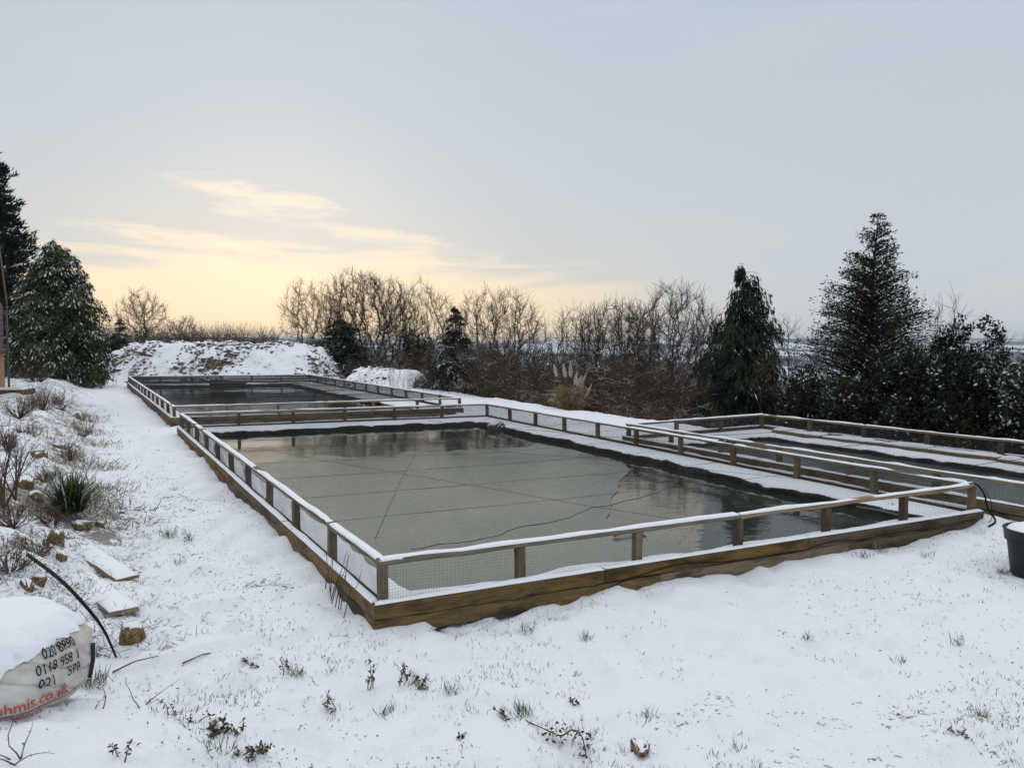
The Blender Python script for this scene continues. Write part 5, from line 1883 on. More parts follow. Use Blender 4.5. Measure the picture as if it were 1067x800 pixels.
# dry grass along the bank edge
n = 3000
tt = r.uniform(9.5, 24, n); edge_s = S_LEFT - 1.9 - r.normal(0, 0.28, n)
lx_ = NS[0] * edge_s + UT[0] * tt; ly_ = NS[1] * edge_s + UT[1] * tt
ok = fbm(lx_, ly_, 0.9, 2, 605) > -0.02
lx_, ly_ = lx_[ok], ly_[ok]; n = len(lx_)
lz_ = height(lx_, ly_)
D = np.column_stack([r.normal(0.4, 0.5, n), r.normal(-0.3, 0.5, n), np.full(n, 0.8)])
V, F = leaves(np.column_stack([lx_, ly_, lz_ - 0.01]), D, r.normal(0, 1, (n, 3)), r.uniform(0.10, 0.26, n), 0.012)
M['drygrass'] = m_leaf('bank_dry_grass', (0.12, 0.095, 0.045), (0.30, 0.25, 0.13))
tag(mk('dry_grass', V, F, M['drygrass'], smooth=False, attrs={'tone': ('FACE', r.uniform(0, 1, n)), 'snow': ('FACE', (r.uniform(0, 1, n) < 0.15) * 0.7)}), 'dry yellowish grass along the edge of the left bank', kind='stuff')

# dead shrubs and stems on the bank
LB = 'dead shrubs on the left bank'


def dead_shrub(px, py, top, label, seed, m_, nst, spread, kids=(4, 3), trunk=0.012, wide=0.5):
    b = on_ground(px, py, 0.4)
    rr = np.random.default_rng(seed)
    stems = [((rr.normal(0, wide), rr.normal(0, wide), 1.0), rr.uniform(0.5, 1), 1) for _ in range(nst)]
    return bare_tree('dead_shrub', b - np.array([0, 0, 0.03]), (PD(px, top, b[1])[2] - b[2]), label, seed, stems=stems, kids=kids, spread=spread, trunk=trunk, mats=(m_, m_), group=LB, cat='shrub', rmin=0.002, trunk_levels=1, up=0.10, wiggle=0.14, start=0.25)


dead_shrub(4, 528, 428, 'tall dark bare stems at the left edge above the bag', 701, 'twig', 5, 0.45, (4, 3), 0.016, 0.22)
dead_shrub(16, 520, 452, 'shorter dark bare stems right of the tallest stems at the left edge', 703, 'twig', 4, 0.5, (4, 3), 0.013, 0.25)
dead_shrub(45, 428, 398, 'reddish-brown thicket below the patio edge', 705, 'bramble', 42, 0.6, (4, 3), 0.008, 0.9)
dead_shrub(20, 436, 409, 'low reddish thicket at the left edge under the patio', 707, 'bramble', 32, 0.6, (4, 3), 0.008, 0.9)
dead_shrub(38, 398, 374, 'grey-brown dead shrub between the house and the cypress', 709, 'twig', 48, 0.6, (4, 3), 0.010, 0.9)
dead_shrub(8, 470, 444, 'brown dead shrub at the left edge above the dark stems', 711, 'bramble', 30, 0.6, (4, 3), 0.007, 0.7)
dead_shrub(64, 425, 405, 'sparse dead shrub right of the reddish thicket', 713, 'bramble', 26, 0.6, (4, 3), 0.007, 0.8)
dead_shrub(92, 500, 462, 'thin arching dead stem behind the green tussock', 715, 'bramble', 3, 0.4, (2, 2), 0.006, 0.5)
for px, py, tp, lab, sd in ((14, 548, 512, 'low dead scrub at the left edge below the dark stems', 731), (55, 548, 520, 'low dead scrub left of the squarish stone', 733), (28, 458, 436, 'low dead scrub beside the brown dead shrub', 735), (72, 482, 462, 'low dead scrub on the bank above the tussock', 737), (48, 505, 480, 'low dead scrub just left of the tussock', 739), (10, 590, 560, 'low dead scrub behind the bag at the left edge', 741), (86, 455, 436, 'low dead scrub at the bank edge by the mossy stone', 743)):
    dead_shrub(px, py, tp, lab, sd, 'bramble', 26, 0.6, (3, 3), 0.005, 0.9)
dead_shrub(40, 572, 548, 'tangle of thin brown stems above the bent black pipe', 717, 'bramble', 22, 0.6, (3, 3), 0.005, 1.1)

# the green tussock
b = on_ground(73, 535, 0.3)
tus = thing('grass_tussock', b, 'dark green arching tussock of strap leaves on the bank', 'plant')
r = np.random.default_rng(721)
n = 430
an = r.uniform(0, 6.28, n); el = r.uniform(0.25, 1.45, n); ln = r.uniform(0.28, 0.52, n)
P0 = b + np.column_stack([r.normal(0, 0.05, n), r.normal(0, 0.05, n), np.full(n, -0.02)])
d0 = np.column_stack([np.cos(an) * np.cos(el), np.sin(an) * np.cos(el), np.sin(el)])
segs_p = [P0]
dcur = d0.copy()
for k in range(4):
    segs_p.append(segs_p[-1] + dcur * (ln / 4)[:, None])
    dcur = dcur + np.array([0, 0, -0.22]); dcur /= np.linalg.norm(dcur, axis=1, keepdims=True)
sidev = np.column_stack([-np.sin(an), np.cos(an), np.zeros(n)])
wd = [0.006, 0.008, 0.007, 0.005, 0.0008]
VV = np.stack([np.stack([q - sidev * w, q + sidev * w], 1) for q, w in zip(segs_p, wd)], 1).reshape(-1, 3)
FF = np.concatenate([np.arange(n)[:, None] * 10 + np.array([2 * k, 2 * k + 1, 2 * k + 3, 2 * k + 2]) for k in range(4)])
tone = np.tile(r.uniform(0, 1, n), 4)
M['strap'] = m_leaf('strap_leaf', (0.014, 0.026, 0.010), (0.06, 0.085, 0.030), 0.5)
mk('leaves', VV, FF, M['strap'], tus, attrs={'tone': ('FACE', tone), 'snow': ('FACE', np.tile((r.uniform(0, 1, n) < 0.05) * 0.7, 4))})

# planks and the bent pipe
for (a, bpx, lab) in (((86, 601), (127, 638), 'snow-covered wooden plank nearer the builder\'s bag'), ((88, 572), (128, 603), 'snow-covered wooden plank farther from the builder\'s bag')):
    p0 = on_ground(*a); p1 = on_ground(*bpx)
    rt = thing('wooden_plank', p1, lab, 'plank', 'planks lying on the path edge')
    p0 = p0 + [0, 0, -0.02]; p1 = p1 + [0, 0, 0.028]
    ex = (p1 - p0) / np.linalg.norm(p1 - p0)
    o = beam('board', p0 - ex * 0.12, p1 + ex * 0.08, 0.20, 0.036, M['plank'], rt, nxt(), segs=5)
    link('snow_cap', snow_strip(float(np.linalg.norm(p1 - p0)) + 0.20, 0.198, 0.030, nxt(), 0.018), o, WM[o.name])
q = [on_ground(29, 582) + [0, 0, 0.03], P(62, 603, 0.52), P(90, 632, 0.42), P(108, 656, 0.27), on_ground(121, 680) + [0, 0, 0.0]]
V, F = polytube(catmull(q, 6), np.linspace(0.014, 0.007, 25), 8)
tag(mk('bent_pipe', V, F, M['cable']), 'bent black pipe arching down beside the builder\'s bag', 'pipe')

# ------------------------------------------------------------------ the builder's bag
BC = np.array([-2.60, 3.92]); BZ = 0.27
RB, HB = 0.425, 0.41


def bag_r(th):
    e = 2.5
    c, s_n = np.abs(np.cos(th + 0.35)), np.abs(np.sin(th + 0.35))
    return RB / (c ** e + s_n ** e) ** (1 / e) * 0.90


def bag(th, v, out=0.0):
    """side surface of the slumped bag: th round it, v from base (0) to the middle of the top (1)"""
    th = np.asarray(th, float); v = np.asarray(v, float)
    prof_r = np.interp(v, [0, 0.06, 0.2, 0.38, 0.55, 0.68, 0.80, 0.90, 1.0], [0.80, 0.90, 1.0, 1.03, 1.00, 0.90, 0.66, 0.36, 0.0])
    prof_z = np.interp(v, [0, 0.06, 0.2, 0.38, 0.55, 0.68, 0.80, 0.90, 1.0], [0.00, 0.05, 0.20, 0.44, 0.66, 0.82, 0.94, 0.99, 1.0])
    cx_, sx_ = np.cos(th), np.sin(th)
    fold = 0.036 * fbm(cx_ * 2.1 + 3, sx_ * 2.1 + v * 2.0, 1.0, 3, 801) + 0.012 * fbm(cx_ * 6, sx_ * 6 + v * 9, 1.0, 2, 803)
    fold = fold - 0.012 * sstep(np.abs(fbm(cx_ * 1.9 + v * 2, sx_ * 1.9 + v * 5, 1.0, 2, 807)), 0.14, 0.0)
    rr = bag_r(th) * prof_r + (fold + out) * sstep(1 - v, 0.0, 0.25)
    x = BC[0] + rr * np.cos(th); y = BC[1] + rr * np.sin(th)
    z = BZ + HB * prof_z + out * sstep(v, 0.5, 0.85) + 0.03 * fbm(x * 3, y * 3, 1.0, 2, 805) * sstep(v, 0.6, 0.9)
    return np.stack([x, y, z], -1)


M['bagcloth'], nt_, b_s = mat('woven_bag')
oc_ = obj_coords(nt_)
nv_ = noise(nt_, oc_, 7, 5, 0.6)
L(nt_, mix_col(nt_, smooth_range(nt_, nv_, 0.40, 0.72), (0.62, 0.60, 0.56), (0.44, 0.40, 0.33)), b_s.inputs['Base Color'])
b_s.inputs['Roughness'].default_value = 0.6
wv = nt_.nodes.new('ShaderNodeTexWave'); wv.inputs['Scale'].default_value = 60; wv.bands_direction = 'Z'
L(nt_, oc_, wv.inputs['Vector'])
add_bump(nt_, b_s, math_node(nt_, 'ADD', math_node(nt_, 'MULTIPLY', wv.outputs['Fac'], 0.2), nv_), 0.35, 0.01)
M['ink_black'] = m_plain('black_print', (0.018, 0.019, 0.028), 0.6, 0.4, 30)
M['ink_red'] = m_plain('red_print', (0.50, 0.075, 0.065), 0.6, 0.25, 30)
M['ink_line'] = m_plain('dark_print_line', (0.07, 0.075, 0.06), 0.6, 0.25, 30)
M['blue'] = M['blue']
M['blue_plastic'] = m_plain('blue_plastic', (0.05, 0.13, 0.42), 0.4, 0.2)
bagt = thing('builders_bag', (BC[0], BC[1], BZ), 'white printed builder\'s bag capped with snow at the lower left', 'bag')
nu, nv = 260, 100
T, Vv = np.meshgrid(np.arange(nu) * 2 * math.pi / nu, np.linspace(0, 1, nv), indexing='ij')
mk('body', bag(T, Vv).reshape(-1, 3), grid_faces(nu, nv, True), M['bagcloth'], bagt)
# snow lying on it, with a ragged lower rim
th_ = np.arange(160) * 2 * math.pi / 160
rim = 0.70 + 0.08 * fbm(np.cos(th_) * 1.7, np.sin(th_) * 1.7, 1.0, 3, 811) + 0.05 * fbm(np.cos(th_) * 9, np.sin(th_) * 9, 1.0, 3, 813)
rim = rim - 0.27 * np.exp(-((np.mod(th_ + 1.45 + math.pi, 2 * math.pi) - math.pi) / 0.55) ** 2)
fr = np.linspace(0, 1, 26)
Vs = rim[:, None] + (1 - rim[:, None]) * fr[None]
thick = np.interp(fr, [0, 0.05, 0.18, 0.5, 1.0], [-0.008, 0.010, 0.026, 0.045, 0.055])
S_ = bag(np.broadcast_to(th_[:, None], Vs.shape), Vs, 0.0)
S2 = bag(np.broadcast_to(th_[:, None], Vs.shape), Vs, 0.012)
S2[..., 2] += thick[None]
mk('snow_cap', S2.reshape(-1, 3), grid_faces(160, 26, True), M['snow'], bagt)


def print_on_bag(text, th0, v0, size, m_, slope=0.0, xscale=0.8, vgain=1.0, bold=0.013):
    cu = bpy.data.curves.new('print', 'FONT')
    cu.body = text
    cu.size = 1.0
    cu.resolution_u = 2
    tmp = bpy.data.objects.new('print', cu)
    COL.objects.link(tmp)
    bpy.context.view_layer.update()
    me = bpy.data.meshes.new_from_object(tmp.evaluated_get(bpy.context.evaluated_depsgraph_get()))
    bpy.data.objects.remove(tmp)
    import bmesh
    bm = bmesh.new(); bm.from_mesh(me)
    bmesh.ops.triangulate(bm, faces=bm.faces)
    bmesh.ops.subdivide_edges(bm, edges=[e for e in bm.edges if e.calc_length() > 0.10], cuts=2)
    bmesh.ops.triangulate(bm, faces=bm.faces)
    bmesh.ops.subdivide_edges(bm, edges=[e for e in bm.edges if e.calc_length() > 0.10], cuts=1)
    bmesh.ops.triangulate(bm, faces=bm.faces)
    bm.verts.index_update()
    co = np.array([v.co[:] for v in bm.verts]); fc = np.array([[v.index for v in f.verts] for f in bm.faces])
    bm.free(); bpy.data.meshes.remove(me)
    # three slightly shifted layers make the bold strokes
    m0 = len(co); lay = np.repeat([0.0, 0.0007, 0.0014], m0)
    co = np.concatenate([co, co + [bold * 1.6, 0, 0], co + [bold * 0.8, bold * 1.2, 0]])
    fc = np.concatenate([fc, fc + m0, fc + 2 * m0])
    arc = co[:, 0] * size * xscale
    th = th0 + arc / (RB * 1.0)
    v = v0 + (co[:, 1] * size + slope * arc) / 0.56 * vgain
    tag(mk('printing', bag(th, v, 0.010 + lay), fc, M[m_], bagt, smooth=False), kind='stuff')


D2 = math.radians
print_on_bag('020 8990', D2(-33), 0.575, 0.072, 'ink_black', 0.0)
print_on_bag('0118 958 1', D2(-39), 0.455, 0.072, 'ink_black', 0.0)
print_on_bag('021     579', D2(-38), 0.335, 0.072, 'ink_black', 0.0)
print_on_bag('020 81', D2(-32), 0.690, 0.070, 'ink_black', 0.06)
print_on_bag('www.sehmis.co.uk', D2(-90), 0.190, 0.086, 'ink_red', 0.0, 0.85)
print_on_bag('BUILDERS MERCHANTS', D2(-100), 0.050, 0.050, 'ink_red', 0.02, 0.95, bold=0.012)
tt = np.linspace(D2(-110), D2(10), 60)
Vl = np.stack([bag(tt, np.full(60, 0.125) + 0.02 * np.linspace(0, 1, 60), 0.004), bag(tt, np.full(60, 0.134) + 0.02 * np.linspace(0, 1, 60), 0.004)], 1).reshape(-1, 3)
mk('printed_line', Vl, grid_faces(60, 2), M['ink_line'], bagt)
# lifting loop and folded skirt
ts = np.linspace(D2(-125), D2(-12), 50)
sk = []
for f, o_, z in ((0, 0.0, 0.015), (0.4, 0.035, -0.02), (0.8, 0.055, -0.055), (1.0, 0.03, -0.085)):
    q = bag(ts, np.full(50, 0.02))
    dr = q[:, :2] - BC; dr /= np.linalg.norm(dr, axis=1, keepdims=True)
    wv_ = 1 + 0.9 * fbm(ts * 5, ts * 0 + f, 1.0, 3, 821)
    q[:, :2] += dr * (o_ * wv_)[:, None]; q[:, 2] += z * wv_
    sk.append(q)
mk('skirt', np.stack(sk, 1).reshape(-1, 3), grid_faces(50, 4), M['bagcloth'], bagt)
q = bag(np.array([D2(14), D2(12), D2(10)]), np.array([0.50, 0.36, 0.18]), 0.012)
V, F = polytube(catmull(q, 6), 0.010, 6)
mk('loop', V, F, M['ink_black'], bagt)
# ------------------------------------------------------------------ black plant pot at the right edge
pc = on_ground(1079, 598)
pc[0] += 0.02
M['potplastic'] = m_plain('black_pot_plastic', (0.012, 0.013, 0.016), 0.5, 0.2, 4, 0.3)
pot = thing('plant_pot', pc, 'black plastic plant pot filled with snow at the right edge', 'plant pot')
V, F = lathe([(0.0, -0.02), (0.205, -0.02), (0.215, 0.0), (0.252, 0.30), (0.256, 0.315)], 48, pc)
mk('body', V, F, M['potplastic'], pot)
V, F = lathe([(0.255, 0.305), (0.272, 0.31), (0.282, 0.40), (0.290, 0.408), (0.288, 0.42), (0.272, 0.42), (0.262, 0.39), (0.255, 0.33)], 48, pc)
mk('rim', V, F, M['potplastic'], pot)
V, F = lathe([(0.266, 0.395), (0.24, 0.425), (0.17, 0.450), (0.08, 0.462), (0.0, 0.464)], 40, pc)
V[:, 2] += 0.012 * fbm(V[:, 0] * 9, V[:, 1] * 9, 1.0, 2, 831)
mk('snow_fill', V, F, M['snow'], pot)

# ------------------------------------------------------------------ cables and small things about the near pond
ab = (MB - MA) / np.linalg.norm(MB - MA); an_ = np.array([ab[1], -ab[0]])       # outwards from the near side
AB = np.linalg.norm(MB - MA)


def near_side(f, z, out=0.10):
    p = MA + ab * AB * f + an_ * out
    return np.array([p[0], p[1], z])


q = [near_side(0.28, 0.005), near_side(0.31, 0.055), near_side(0.36, 0.10), near_side(0.40, 0.115), near_side(0.46, 0.075), near_side(0.52, 0.06), near_side(0.60, 0.055), near_side(0.66, 0.10), near_side(0.72, 0.075), near_side(0.80, 0.085), near_side(0.90, 0.075), near_side(0.99, 0.09)]
V, F = polytube(catmull(q, 8), 0.0045, 5)
tag(mk('cable', V, F, M['cable']), 'thin black cable running along the face of the near sleepers', 'cable')
B3 = np.array([MB[0], MB[1], 0])
q = [B3 + [-0.10, -0.05, ZR + 0.01], B3 + [-0.01, -0.10, ZR + 0.012], B3 + [0.07, -0.12, ZR - 0.10], B3 + [0.10, -0.14, 0.22], B3 + [0.14, -0.22, 0.10], on_ground(1030, 549) + [0, 0, 0.005]]
V, F = polytube(catmull(q, 8), 0.010, 6)
tag(mk('hose', V, F, M['cable']), 'black hose hanging from the right corner post of the near pond', 'hose')
q = [B3 + [0.06, -0.11, ZR - 0.02], B3 + [0.16, -0.09, 0.30], B3 + [0.15, -0.14, 0.12], B3 + [0.10, -0.17, 0.06], B3 + [0.13, -0.2, 0.02]]
V, F = polytube(catmull(q, 8), 0.004, 5)
tag(mk('cable', V, F, M['cable']), 'thin loop of cable beside the hose at the right corner post', 'cable')
# bramble stems caught in the left netting by the near corner
lc = (MC - MA) / np.linalg.norm(MC - MA); ln_ = np.array([-lc[1], lc[0]])
r = np.random.default_rng(841)
rt = thing('bramble_plant', (*(MA + lc * 0.5 + ln_ * 0.12), 0.0), 'thin bramble stems climbing the left side by the near corner', 'bramble')
for k in range(9):
    t0 = r.uniform(0.15, 0.95); t1 = t0 + r.normal(0, 0.25)
    b0 = MA + lc * t0 + ln_ * r.uniform(0.14, 0.26); b1 = MA + lc * t1 + ln_ * r.uniform(0.06, 0.16)
    q = [np.array([*b0, -0.01]), np.array([*(b0 * 0.6 + b1 * 0.4), r.uniform(0.1, 0.2)]), np.array([*(b0 * 0.3 + b1 * 0.7), r.uniform(0.2, 0.3)]), np.array([*b1, r.uniform(0.15, 0.5)])]
    V, F = polytube(catmull(q, 5), np.linspace(0.004, 0.0015, 16), 4)
    mk('stem', V, F, M['bramble'], rt)
# red cloth on the strip between the ponds, dark trough on the far ledge, floating stick, pipes at the bank
pr = on_ground(743, 473)
pr[2] += 0.03
nu, nv = 22, 16
a, b = np.meshgrid(np.linspace(-1, 1, nu), np.linspace(-1, 1, nv), indexing='ij')
zc_ = 0.10 * (1 - sstep(np.hypot(a, b), 0.25, 1.0)) * (1 + 1.6 * fbm(a * 2, b * 2, 1.0, 3, 851))
V = np.stack([pr[0] + a * 0.16, pr[1] + b * 0.12, pr[2] - 0.03 + zc_], -1).reshape(-1, 3)
M['redcloth'] = m_plain('dark_red_cloth', (0.11, 0.012, 0.022), 0.7, 0.3, 10)
tag(mk('red_cloth', V, grid_faces(nu, nv), M['redcloth']), 'crumpled dark red cloth on the snow between the two right-hand fences', 'cloth')
fd = (FC - FD) / np.linalg.norm(FC - FD); fi = np.array([fd[1], -fd[0]]) * -1
c0 = P(219, 404, 0.15); c1 = P(256, 403.5, 0.15)
M['trough'] = m_plain('dark_trough', (0.012, 0.012, 0.014), 0.5, 0.2)
tr_ = thing('dark_trough', c0, 'low black trough on the far ledge of the far pond', 'trough')
beam('body', (c0[0], c0[1], 0.21), (c1[0], c1[1], 0.21), 0.35, 0.22, M['trough'], tr_, nxt(), segs=2)
beam('lid', (c0[0] - 0.03, c0[1], 0.335), (c1[0] + 0.03, c1[1], 0.335), 0.40, 0.03, M['trough'], tr_, nxt(), segs=2)
c0 = P(640, 557, 0.06); c1 = P(672, 551, 0.06)
fs = thing('floating_stick', c0, 'short wooden batten floating in the near pond behind the near rail', 'stick')
beam('batten', c0, c1, 0.035, 0.025, M['plank'], fs, nxt(), segs=3)
c0 = P(893, 528, 0.09); c1 = P(938, 537, 0.09)
V, F = polytube([c0, (c0 + c1) / 2 + [0, 0, 0.01], c1], 0.014, 8)
tag(mk('water_pipe', V, F, M['pipe']), 'pale pipe lying at the water edge in the right corner of the near pond', 'pipe')
for i, (px, py, w) in enumerate(((905, 524, 0.22), (918, 527, 0.20), (893, 519, 0.24), (930, 532, 0.18))):
    p = P(px, py, 0.08)
    o = rock(px, py, w, 0.14, ('dark stone', 'rough stone', 'larger dark stone', 'small stone')[i] + ' at the water edge, ' + ('second', 'third', 'first', 'fourth')[i] + ' from the left near the pale pipe', 560 + i, 'stones at the water edge', m_='clod', z=0.06)

# ------------------------------------------------------------------ lawn: grass blades through the snow
r = np.random.default_rng(901)
n = 95000
gx = r.uniform(-6.0, 9.0, n); gy = 3.3 + 13 * r.uniform(0, 1, n) ** 1.7
s1, t1 = st(gx, gy)
path = sstep(S_LEFT - s1, 0.3, 0.9) * sstep(t1, 3.5, 5.0)
den = fbm(gx, gy, 0.9, 3, 903) + 0.55 * fbm(gx, gy, 0.14, 2, 905) + 0.10 * path
for (qx, qy) in ((180, 748), (215, 752), (240, 770), (262, 785), (230, 785), (300, 700), (330, 735), (350, 738), (395, 745), (410, 735), (425, 705), (445, 712), (462, 720), (520, 742), (545, 748), (575, 772), (590, 782), (490, 705), (300, 770), (180, 570), (195, 600), (640, 690), (700, 700), (985, 670), (1010, 760), (880, 690)):
    c_ = on_ground(qx, qy)
    den = den + 0.42 * np.exp(-(((gx - c_[0]) / 0.13) ** 2 + ((gy - c_[1]) / 0.11) ** 2))
ok = (den > 0.23) & (np.minimum.reduce([-inside(Q_, gx, gy) for Q_ in (MAIN, FAR, RIGHT)]) > 0.12) & ~((gx < -1.9) & (gy < 4.6))
gx, gy = gx[ok], gy[ok]; n = len(gx)
gz = height(gx, gy)
D = np.column_stack([r.normal(0, 0.55, n), r.normal(0, 0.55, n), np.ones(n)])
V, F = leaves(np.column_stack([gx, gy, gz - 0.006]), D, r.normal(0, 1, (n, 3)), r.uniform(0.015, 0.055, n), r.uniform(0.0025, 0.0055, n))
tag(mk('grass_blades', V, F, M['grass'], smooth=False, attrs={'tone': ('FACE', r.uniform(0, 1, n)), 'snow': ('FACE', (r.uniform(0, 1, n) < 0.25) * 0.6)}), 'sparse grass blades poking through the snow', kind='stuff')
# specks of soil, leaf bits and seed heads
n = 26000
gx = r.uniform(-6.0, 9.0, n); gy = 3.3 + 13 * r.uniform(0, 1, n) ** 1.5
s1, t1 = st(gx, gy)
path = sstep(S_LEFT - s1, 0.3, 0.9) * sstep(t1, 3.5, 5.0)
den = fbm(gx, gy, 1.6, 3, 913) + 0.4 * fbm(gx, gy, 0.12, 2, 915) + 0.16 * path
ok = (den > 0.20) & (np.minimum.reduce([-inside(Q_, gx, gy) for Q_ in (MAIN, FAR, RIGHT)]) > 0.12)
gx, gy = gx[ok], gy[ok]; n = len(gx)
D = np.column_stack([r.normal(0, 1, n), r.normal(0, 1, n), r.uniform(0, 0.6, n)])
V, F = leaves(np.column_stack([gx, gy, height(gx, gy) + 0.002]), D, np.array([0, 0, 1.0]) + r.normal(0, 0.4, (n, 3)), r.uniform(0.008, 0.03, n), r.uniform(0.004, 0.010, n))
tag(mk('leaf_litter', V, F, M['weed'], smooth=False, attrs={'tone': ('FACE', r.uniform(0, 1, n)), 'snow': ('FACE', np.zeros(n))}), 'specks of dead leaf and soil on the snow', kind='stuff')


def tuft(px, py, size, nbl, label, seed, name='grass_tuft', m_='grass', lean=0.5, snow=0.1, wd=0.005, cat='grass', group='grass tufts in the snow'):
    r = np.random.default_rng(seed)
    b = on_ground(px, py)
    root = thing(name, b, label, cat, group)
    n = nbl
    P0 = b + np.column_stack([r.normal(0, size * 0.28, n), r.normal(0, size * 0.2, n), np.full(n, -0.01)])
    D = np.column_stack([r.normal(0, lean, n), r.normal(0, lean, n), np.ones(n)])
    V, F = leaves(P0, D, r.normal(0, 1, (n, 3)), size * r.uniform(0.4, 1.1, n), wd)
    mk('blades', V, F, M[m_], root, smooth=False, attrs={'tone': ('FACE', r.uniform(0, 1, n)), 'snow': ('FACE', (r.uniform(0, 1, n) < snow) * 0.7)})
    return root


for i, (px, py, sz, nb, lab) in enumerate((
    (548, 659, 0.11, 30, 'small green grass tuft just below the near sleepers'),
    (611, 667, 0.10, 34, 'green grass tuft right of the one below the near sleepers'),
    (545, 745, 0.12, 60, 'grass tuft at the top of the curved bramble spray'),
    (178, 560, 0.16, 70, 'green grass tuft on the path right of the tussock'),
    (196, 563, 0.13, 40, 'thin grass tuft beside the green tuft on the path'),
    (188, 588, 0.10, 30, 'small grass tuft below the green tufts on the path'),
    (97, 715, 0.16, 90, 'green grass at the right foot of the builder\'s bag'),
    (1046, 598, 0.10, 50, 'small green moss tuft at the left foot of the black pot'),
    (405, 742, 0.09, 34, 'grass tuft near the two-stemmed leafy weed'),
    (432, 712, 0.10, 40, 'frosted grass left in the row of weeds'),
    (470, 722, 0.09, 36, 'frosted grass at the right end of the row of weeds'),
    (675, 746, 0.08, 30, 'pale frosted grass tuft above the stone at the bottom'),
    (900, 581, 0.13, 30, 'dry grass tuft in front of the right end of the near sleepers'),
    (918, 576, 0.13, 28, 'dry grass tuft next to its twin by the near sleepers'),
    (965, 580, 0.12, 22, 'sparse dry grass tuft left of the black pot'),
    (1000, 672, 0.10, 30, 'flattened grass tuft below the black pot'),
    (938, 690, 0.08, 16, 'small group of upright blades right of centre on the lawn'),
    (842, 666, 0.08, 22, 'low grass tuft in the middle of the right lawn'),
    (1020, 745, 0.09, 24, 'dark grass tuft at the lower right'),
    (600, 640 + 64, 0.06, 14, 'tiny grass tuft on the lawn below the two green tufts'),
    (228, 790, 0.09, 26, 'pale grass tuft at the bottom edge left of the leafy weed'),
    (310, 705, 0.10, 36, 'frosted grass tuft near the middle of the foreground knoll'),
    (345, 700, 0.10, 14, 'thin upright blades right of the frosted tuft'),
)):
    tuft(px, py, sz, nb, lab, 1000 + i)


def weed(px, py, hgt, stems, nleaf, label, seed, bend=0.4, leaf=0.022, m_='weed', name='dead_weed'):
    r = np.random.default_rng(seed)
    b = on_ground(px, py)
    root = thing(name, b, label, 'weed', 'dead weeds in the snow')
    Lp, Ld = [], []
    for k in range(stems):
        d = np.array([r.normal(0, bend), r.normal(0, bend), 1.0]); d /= np.linalg.norm(d)
        p = b + np.array([r.normal(0, 0.02), r.normal(0, 0.02), -0.01]); pts = [p]
        h = hgt * r.uniform(0.6, 1.0)
        for j in range(5):
            d = d + np.array([r.normal(0, 0.18), r.normal(0, 0.18), -0.16 * bend]); d /= np.linalg.norm(d)
            p = p + d * h / 5; pts.append(p)
        V, F = polytube(np.array(pts), np.linspace(0.0035, 0.0012, 6), 4)
        mk('stem', V, F, M['bramble'], root)
        for _ in range(nleaf):
            f = r.uniform(0.35, 1) * 4.99; i0 = int(f)
            Lp.append(pts[i0] + (pts[i0 + 1] - pts[i0]) * (f - i0)); Ld.append(r.normal(0, 1, 3))
    if Lp:
        n = len(Lp)
        V, F = leaves(np.array(Lp), np.array(Ld), r.normal(0, 1, (n, 3)), leaf * r.uniform(0.6, 1.4, n), leaf * 0.55)
        mk('leaves', V, F, M[m_], root, smooth=False, attrs={'tone': ('FACE', r.uniform(0, 1, n)), 'snow': ('FACE', (r.uniform(0, 1, n) < 0.18) * 0.7)})
    return root


M['weedgreen'] = m_leaf('olive_weed_leaf', (0.030, 0.036, 0.016), (0.11, 0.115, 0.05))
for i, (px, py, hg, ns, nl, lab, kw) in enumerate((
    (385, 718, 0.24, 3, 22, 'two-stemmed leafy olive weed left of the row of weeds', dict(m_='weedgreen', bend=0.2)),
    (420, 712, 0.16, 4, 18, 'leafy olive weed in the row of weeds', dict(m_='weedgreen', bend=0.6)),
    (440, 716, 0.13, 4, 14, 'browner leafy weed next in the row of weeds', dict(bend=0.6)),
    (264, 692, 0.08, 3, 16, 'small round leafy weed on the knoll', dict(m_='weedgreen', bend=0.7, leaf=0.028)),
    (300, 700, 0.12, 3, 12, 'thin leafy weed right of the small round weed', dict(bend=0.3)),
    (345, 738, 0.14, 4, 12, 'dark twiggy weed below the thin leafy weed', dict(bend=0.6)),
    (228, 764, 0.08, 9, 12, 'dense brown weed clump on the foreground knoll', dict(bend=0.8, leaf=0.03)),
    (246, 762, 0.07, 4, 12, 'brown curled weed beside the dense brown clump', dict(bend=0.7)),
    (252, 786, 0.10, 5, 20, 'leafy green weed near the bottom edge left of centre', dict(m_='weedgreen', bend=0.6)),
    (274, 786, 0.11, 4, 18, 'reddish-brown weed beside the leafy green weed', dict(bend=0.5)),
    (150, 735, 0.24, 2, 0, 'bent bare stalk on the knoll', dict(bend=0.45)),
    (176, 748, 0.13, 4, 5, 'short broken stalks right of the bent bare stalk', dict(bend=0.8)),
    (200, 752, 0.10, 5, 6, 'low dead stalks left of the dense brown clump', dict(bend=0.9)),
    (104, 738, 0.16, 2, 0, 'thin bare stalk near the bag', dict(bend=0.3)),
    (482, 768, 0.04, 7, 10, 'little grey-brown weed rosette at the bottom centre', dict(bend=1.2, leaf=0.02)),
    (520, 745, 0.10, 4, 10, 'twiggy weed left of the curved bramble spray', dict(bend=0.9)),
    (598, 733, 0.05, 3, 8, 'tiny dead weed above the curved bramble spray', dict(bend=0.9)),
    (128, 790, 0.10, 2, 14, 'small dark weed at the bottom edge below the bag', dict(bend=0.3)),
    (20, 792, 0.34, 5, 6, 'spray of dry branching stalks at the lower left corner', dict(bend=0.8, leaf=0.012)),
    (1000, 765, 0.06, 4, 9, 'small dark weed at the lower right', dict(bend=0.8)),
)):
    weed(px, py, hg, ns, nl, lab, 1100 + i, **kw)

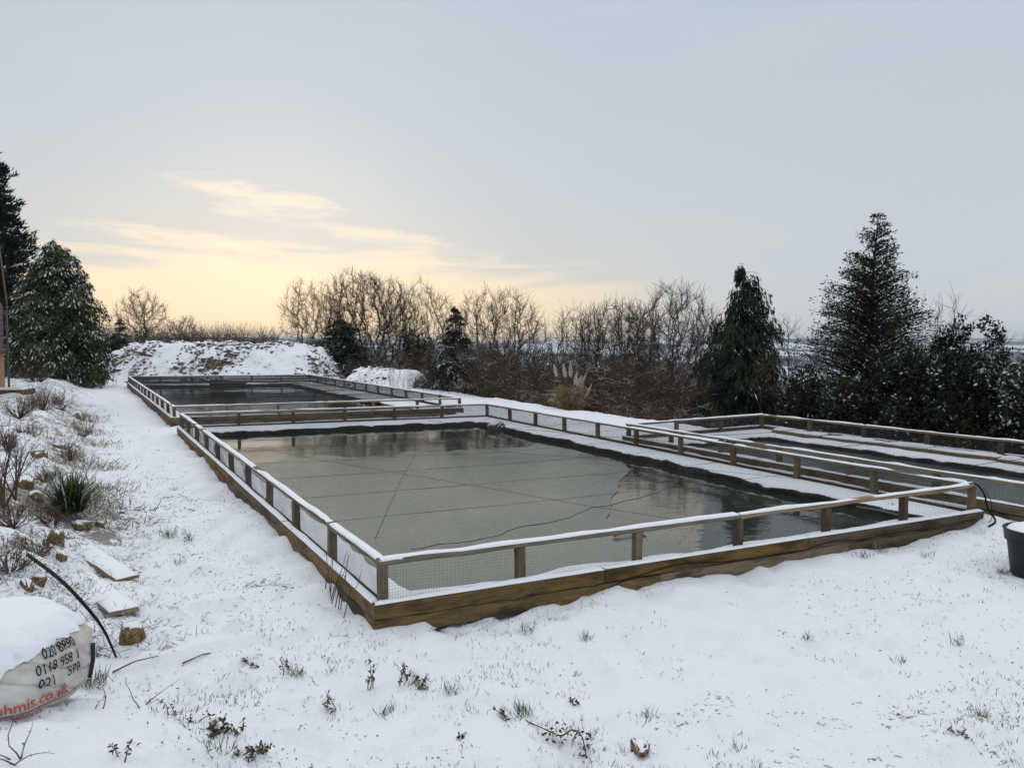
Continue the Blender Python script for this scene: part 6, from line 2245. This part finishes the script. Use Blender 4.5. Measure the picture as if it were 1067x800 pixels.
# curved bramble spray
b = on_ground(545, 752)
rt = thing('bramble_spray', b, 'curved bramble spray with dark leaves at the bottom centre', 'bramble')
q = [on_ground(548, 750), on_ground(566, 764) + [0, 0, 0.03], on_ground(584, 774) + [0, 0, 0.04], on_ground(596, 772) + [0, 0, 0.06], on_ground(606, 777) + [0, 0, 0.05], on_ground(611, 790)]
c = catmull(q, 6)
V, F = polytube(c, np.linspace(0.005, 0.003, len(c)), 5)
mk('stem', V, F, M['bramble'], rt)
r = np.random.default_rng(1201)
n = 110
base_l = c[r.integers(6, len(c), n)] + r.normal(0, 0.035, (n, 3)) * [1, 1, 0.4]
base_l[:, 2] = np.maximum(base_l[:, 2], height(base_l[:, 0], base_l[:, 1]) + 0.004)
V, F = leaves(base_l, r.normal(0, 1, (n, 3)) * [1, 1, 0.6], r.normal(0, 1, (n, 3)) + [0, 0, 1], r.uniform(0.015, 0.035, n), 0.015)
mk('leaves', V, F, M['weed'], rt, smooth=False, attrs={'tone': ('FACE', r.uniform(0, 0.6, n)), 'snow': ('FACE', (r.uniform(0, 1, n) < 0.15) * 0.7)})
# a curled dead leaf in front of the near corner, and two sticks
p = on_ground(458, 657)
a, b = np.meshgrid(np.linspace(-1, 1, 9), np.linspace(-1, 1, 5), indexing='ij')
V = np.stack([p[0] + a * 0.055, p[1] + b * 0.03 * (1.05 - a * a) + a * 0.02, p[2] + 0.008 + 0.018 * b * b + 0.012 * a], -1).reshape(-1, 3)
tag(mk('dead_leaf', V, grid_faces(9, 5), M['trough']), 'black curled dead leaf on the snow by the near corner', 'leaf')
for a, bq, lab in (((190, 688), (230, 679), 'long dead stick lying on the knoll edge'), ((117, 702), (165, 686), 'dead stick lying right of the builder\'s bag')):
    p0, p1 = on_ground(*a) + [0, 0, 0.012], on_ground(*bq) + [0, 0, 0.02]
    V, F = polytube([p0, (p0 + p1) / 2 + [0, 0, 0.02], p1], [0.006, 0.005, 0.003], 5)
    tag(mk('dead_stick', V, F, M['bramble']), lab, 'stick', 'dead sticks on the snow')

# ------------------------------------------------------------------ the winter air: far things pale and turn blue
hm = bpy.data.materials.new('winter_haze')
hm.use_nodes = True
ht = hm.node_tree
ht.nodes.remove(ht.nodes['Principled BSDF'])
pv = ht.nodes.new('ShaderNodeVolumePrincipled')
pv.inputs['Color'].default_value = (0.80, 0.87, 0.97, 1)
pv.inputs['Density'].default_value = 0.00012
pv.inputs['Anisotropy'].default_value = 0.2
L(ht, pv.outputs[0], ht.nodes['Material Output'].inputs['Volume'])
zlo = float(GZ.min()) - 1.0
zhi = max(16.0, float(GZ.max()) + 2.0)
V = np.array([[x, y, z] for x in (-4700, 4700) for y in (-500, 5300) for z in (zlo, zhi)], float)
F = np.array([[0, 1, 3, 2], [4, 6, 7, 5], [0, 4, 5, 1], [2, 3, 7, 6], [0, 2, 6, 4], [1, 5, 7, 3]])
tag(mk('haze', V, F, hm, smooth=False), 'thin winter haze over the valley', kind='stuff')
